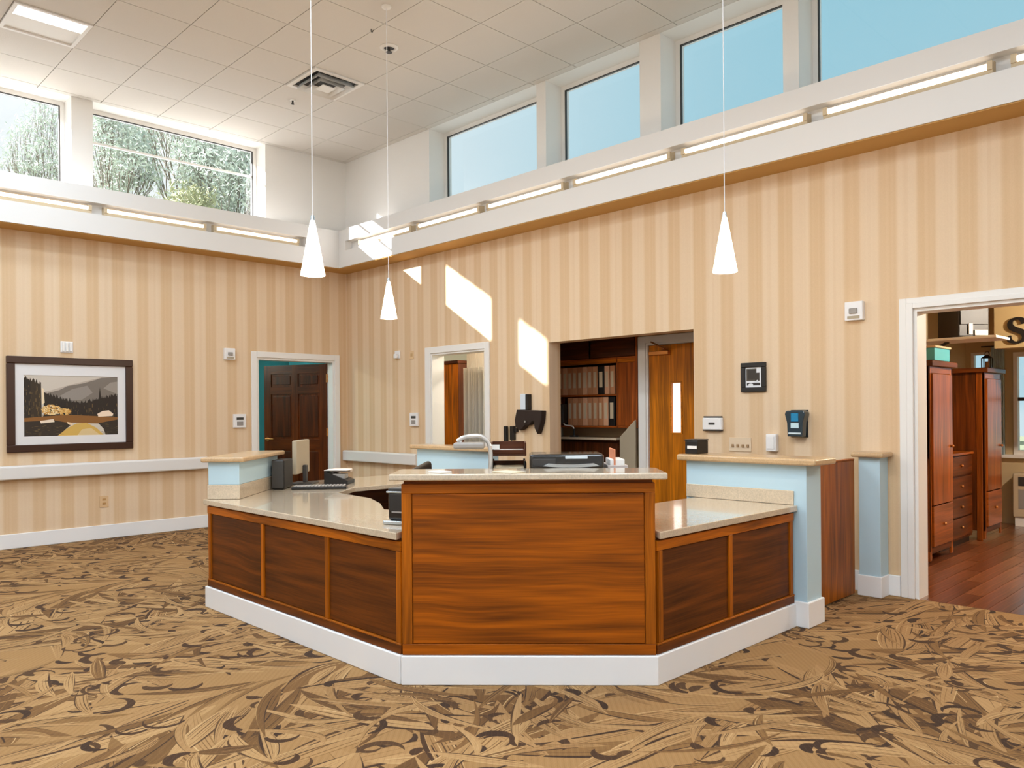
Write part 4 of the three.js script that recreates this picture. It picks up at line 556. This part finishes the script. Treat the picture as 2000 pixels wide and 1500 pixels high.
{
  const t = thing('chest_of_drawers', 'low reddish brown chest of four drawers between the armoires', 'chest', [6.33, 0, -2.98]), w = 0.92, D = 0.47; obj('carcass', bx(0, D, 0.06, 0.88, 0, w, true), M.mahogDark, t); obj('top', rb(-0.0, D + 0.02, 0.88, 0.905, -0.01, w + 0.01, 0.006), M.mahog, t); obj('plinth', bx(0.02, D - 0.02, 0, 0.06, 0.02, w - 0.02), M.black, t);
  for (let i = 0; i < 4; i++) { const d = obj('drawer', rb(D, D + 0.016, 0.085 + i * 0.2, 0.27 + i * 0.2, 0.03, w - 0.03, 0.004), M.mahogDark, t); obj('knob', new THREE.SphereGeometry(0.014, 12, 10).translate(D + 0.026, 0.18 + i * 0.2, w * 0.42), M.brass, d); }
  const b = thing('storage_box', 'teal storage box on top of the armoire near the doorway', 'box', [6.78, 1.761, -1.66]); obj('box', rb(-0.14, 0.16, 0, 0.11, -0.2, 0.2, 0.008), M.teal, b); obj('lid', rb(-0.15, 0.17, 0.11, 0.13, -0.21, 0.21, 0.006), M.beige, b);
  const l = thing('lantern', 'small dark lantern on top of the deeper armoire', 'lantern', [6.86, 1.751, -3.32]); obj('base', rb(-0.045, 0.045, 0, 0.012, -0.045, 0.045, 0.003), M.black, l); obj('roof', [new THREE.CylinderGeometry(0.015, 0.065, 0.035, 4).rotateY(Math.PI / 4).translate(0, 0.125, 0)], M.black, l); for (const [x, z] of [[-1, -1], [-1, 1], [1, -1], [1, 1]]) obj('corner_post', rod([x * 0.04, 0.012, z * 0.04], [x * 0.04, 0.11, z * 0.04], 0.006), M.black, l); obj('candle', cyl(0.02, 0.02, 0.06, 0, 0.012, 0, 12), std(0x9c6a35, 0.6), l); obj('handle', tube([[-0.02, 0.14, 0], [-0.015, 0.17, 0], [0.015, 0.17, 0], [0.02, 0.14, 0]], 0.004, 12, 6), M.black, l);
  const v = thing('wooden_vase', 'slender brown wooden vase on top of the deeper armoire', 'vase', [6.50, 1.751, -3.25]); obj('body', new THREE.LatheGeometry([[0.001, 0], [0.035, 0], [0.032, 0.02], [0.028, 0.12], [0.034, 0.19], [0.028, 0.19], [0.001, 0.18]].map(p => new THREE.Vector2(...p)), 20), std(0x5a3210, 0.5), v);
  const tv = thing('television', 'black box television on a high white shelf in the dining room', 'television', [6.93, 2.0, -2.35], 0.9); obj('cabinet', rb(-0.16, 0.16, 0, 0.42, -0.18, 0.12, 0.02), M.black, tv); obj('screen', rb(-0.14, 0.14, 0.12, 0.39, 0.12, 0.128, 0.004), M.black, tv); obj('white_card', [rb(-0.06, -0.02, 0.03, 0.13, 0.13, 0.134, 0.002), rb(0.0, 0.13, 0.02, 0.07, 0.13, 0.134, 0.002)], M.paperWhite, tv);
  const sh = thing('television_shelf', 'slanting white wall shelf under the black television', 'shelf', [6.3, 1.944, -2.3]); obj('board', rb(0, 0.95, 0.03, 0.055, -0.25, 0.2, 0.005), M.white, sh); obj('bracket', [rod([0.0, -0.22, 0], [0.5, 0.03, 0], 0.015)], M.darkGrey, sh);
  const ac = thing('wall_heater', 'white heating unit with dark grille under the dining room window', 'heater', [7.45, 0, -4.6]); obj('case', rb(-0.62, 1.6, 0.1, 0.6, 0.0, 0.22, 0.02), M.beige, ac); obj('grille', bx(-0.56, 1.5, 0.46, 0.56, 0.22, 0.225), M.darkGrey, ac); obj('lower_grille', bx(-0.56, 1.5, 0.2, 0.42, 0.22, 0.224), M.grey, ac); obj('foot', bx(-0.6, 1.55, 0, 0.1, 0.0, 0.2), M.white, ac);
  const cu = thing('window_curtain', 'pale blue sheer curtain beside the dining room window', 'curtain', [6.59, 0.8, -4.52]); const n = 40, P = [], I = []; for (let i = 0; i <= n; i++) for (let j = 0; j < 2; j++) P.push(i / n * 0.14, j * 1.25, 0.015 * Math.sin(i * 1.1)); for (let i = 0; i < n; i++) { const a = i * 2; I.push(a, a + 2, a + 1, a + 1, a + 2, a + 3); } const q = new THREE.BufferGeometry(); q.setAttribute('position', new THREE.Float32BufferAttribute(P, 3)); q.setAttribute('uv', new THREE.Float32BufferAttribute(new Float32Array(P.length / 3 * 2), 2)); q.setIndex(I); q.computeVertexNormals(); obj('drape', q, phy(0xd5e9f0, 0.9, { transmission: 0.5, thickness: 0, side: THREE.DoubleSide }), cu); obj('rod', rod([-0.1, 1.26, 0], [0.3, 1.26, 0], 0.008), M.darkGrey, cu);
  struct('trim_8', bx(7.02, 10.4, 1.93, 2.62, -3.1, -2.95), std(0xbba374, 0.85), 'tan bulkhead across the dining room ceiling');
  const font = await new FontLoader().loadAsync('fonts/droid/droid_serif_bold.typeface.json'); const tx = new TextGeometry('SO', { font, size: 0.25, depth: 0.02, curveSegments: 6, bevelEnabled: false }); const lt = thing('wall_lettering', 'dark cut-out wall letters on the dining room bulkhead', 'sign', [7.12, 1.97, -2.95]); obj('letters', tx, M.black, lt);
}
// ================= OUTSIDE TREES =================
function tree(name, label, x, z, h, wide, leafMat, leaves, group) {
  const t = thing(name, label, 'tree', [x, -0.45, z], 0, group), br = [], tips = [];
  const grow = (p, d, len, r, n) => {
    const q = p.clone().addScaledVector(d, len); const g = new THREE.CylinderGeometry(r * 0.62, r, len, n > 2 ? 7 : 5, 1, true); g.translate(0, len / 2, 0); g.applyQuaternion(new THREE.Quaternion().setFromUnitVectors(new THREE.Vector3(0, 1, 0), d)); g.translate(p.x, p.y, p.z); br.push(g);
    if (n === 0) { tips.push(q); return; } const kids = n > 3 ? 4 : 3;
    for (let k = 0; k < kids; k++) { const a = k / kids * 6.28 + rr(-0.5, 0.5), e = d.clone().add(new THREE.Vector3(Math.cos(a), rr(-0.25, 0.35), Math.sin(a)).multiplyScalar(rr(0.5, 0.95) * 0.75)).normalize(); grow(q, e, len * rr(0.62, 0.8), r * 0.6, n - 1); if (n > 1 && rnd() < 0.5) tips.push(q); }
  };
  grow(new THREE.Vector3(), new THREE.Vector3(0, 1, 0), h * 0.3, h * 0.02, 5); const slim = (wide - 0.3) / Math.max(...tips.map(q => Math.hypot(q.x, q.z))); br.forEach(g => g.scale(slim, 1, slim)); tips.forEach(q => { q.x *= slim; q.z *= slim; }); obj('trunk', br, M.bark, t);
  const pos = [], lg = []; for (let i = 0; i < leaves; i++) { const c = tips[Math.floor(rnd() * tips.length)], s = rr(0.05, 0.12), o = new THREE.Vector3(rr(-1, 1), rr(-0.8, 0.8), rr(-1, 1)).multiplyScalar(0.3).add(c), u = new THREE.Vector3(rr(-1, 1), rr(-1, 1), rr(-1, 1)).normalize().multiplyScalar(s), v = new THREE.Vector3(rr(-1, 1), rr(-1, 1), rr(-1, 1)).normalize().multiplyScalar(s * 0.6); pos.push(o.x - u.x, o.y - u.y, o.z - u.z, o.x + v.x, o.y + v.y, o.z + v.z, o.x + u.x, o.y + u.y, o.z + u.z); }
  const g = new THREE.BufferGeometry(); g.setAttribute('position', new THREE.Float32BufferAttribute(pos, 3)); g.setAttribute('uv', new THREE.Float32BufferAttribute(new Float32Array(pos.length / 3 * 2), 2)); g.computeVertexNormals(); obj('foliage', g, leafMat, t);
}
const nearCorner = 'grey twiggy tree outside the window next to the room corner', treeGroup = 'trees outside the corner window';
tree('bare_tree', nearCorner, -17.3, -2.75, 13, 1.85, M.leafGrey, 9000, treeGroup);
tree('bare_tree', nearCorner, -14.9, -5.15, 12.5, 1.85, M.leafGrey, 9000, treeGroup);
tree('bare_tree', nearCorner, -21.6, -6.9, 16.5, 3.0, M.leafGrey, 14000, treeGroup);
tree('evergreen_tree', 'olive green tree outside the window next to the room corner', -11.3, -2.3, 8.4, 1.6, M.leafOlive, 7000);
tree('bare_tree', 'grey twiggy tree partly seen in the window above the framed picture', -24.0, -2.2, 15, 1.7, M.leafGrey, 4000);

renderer.render(scene, camera);
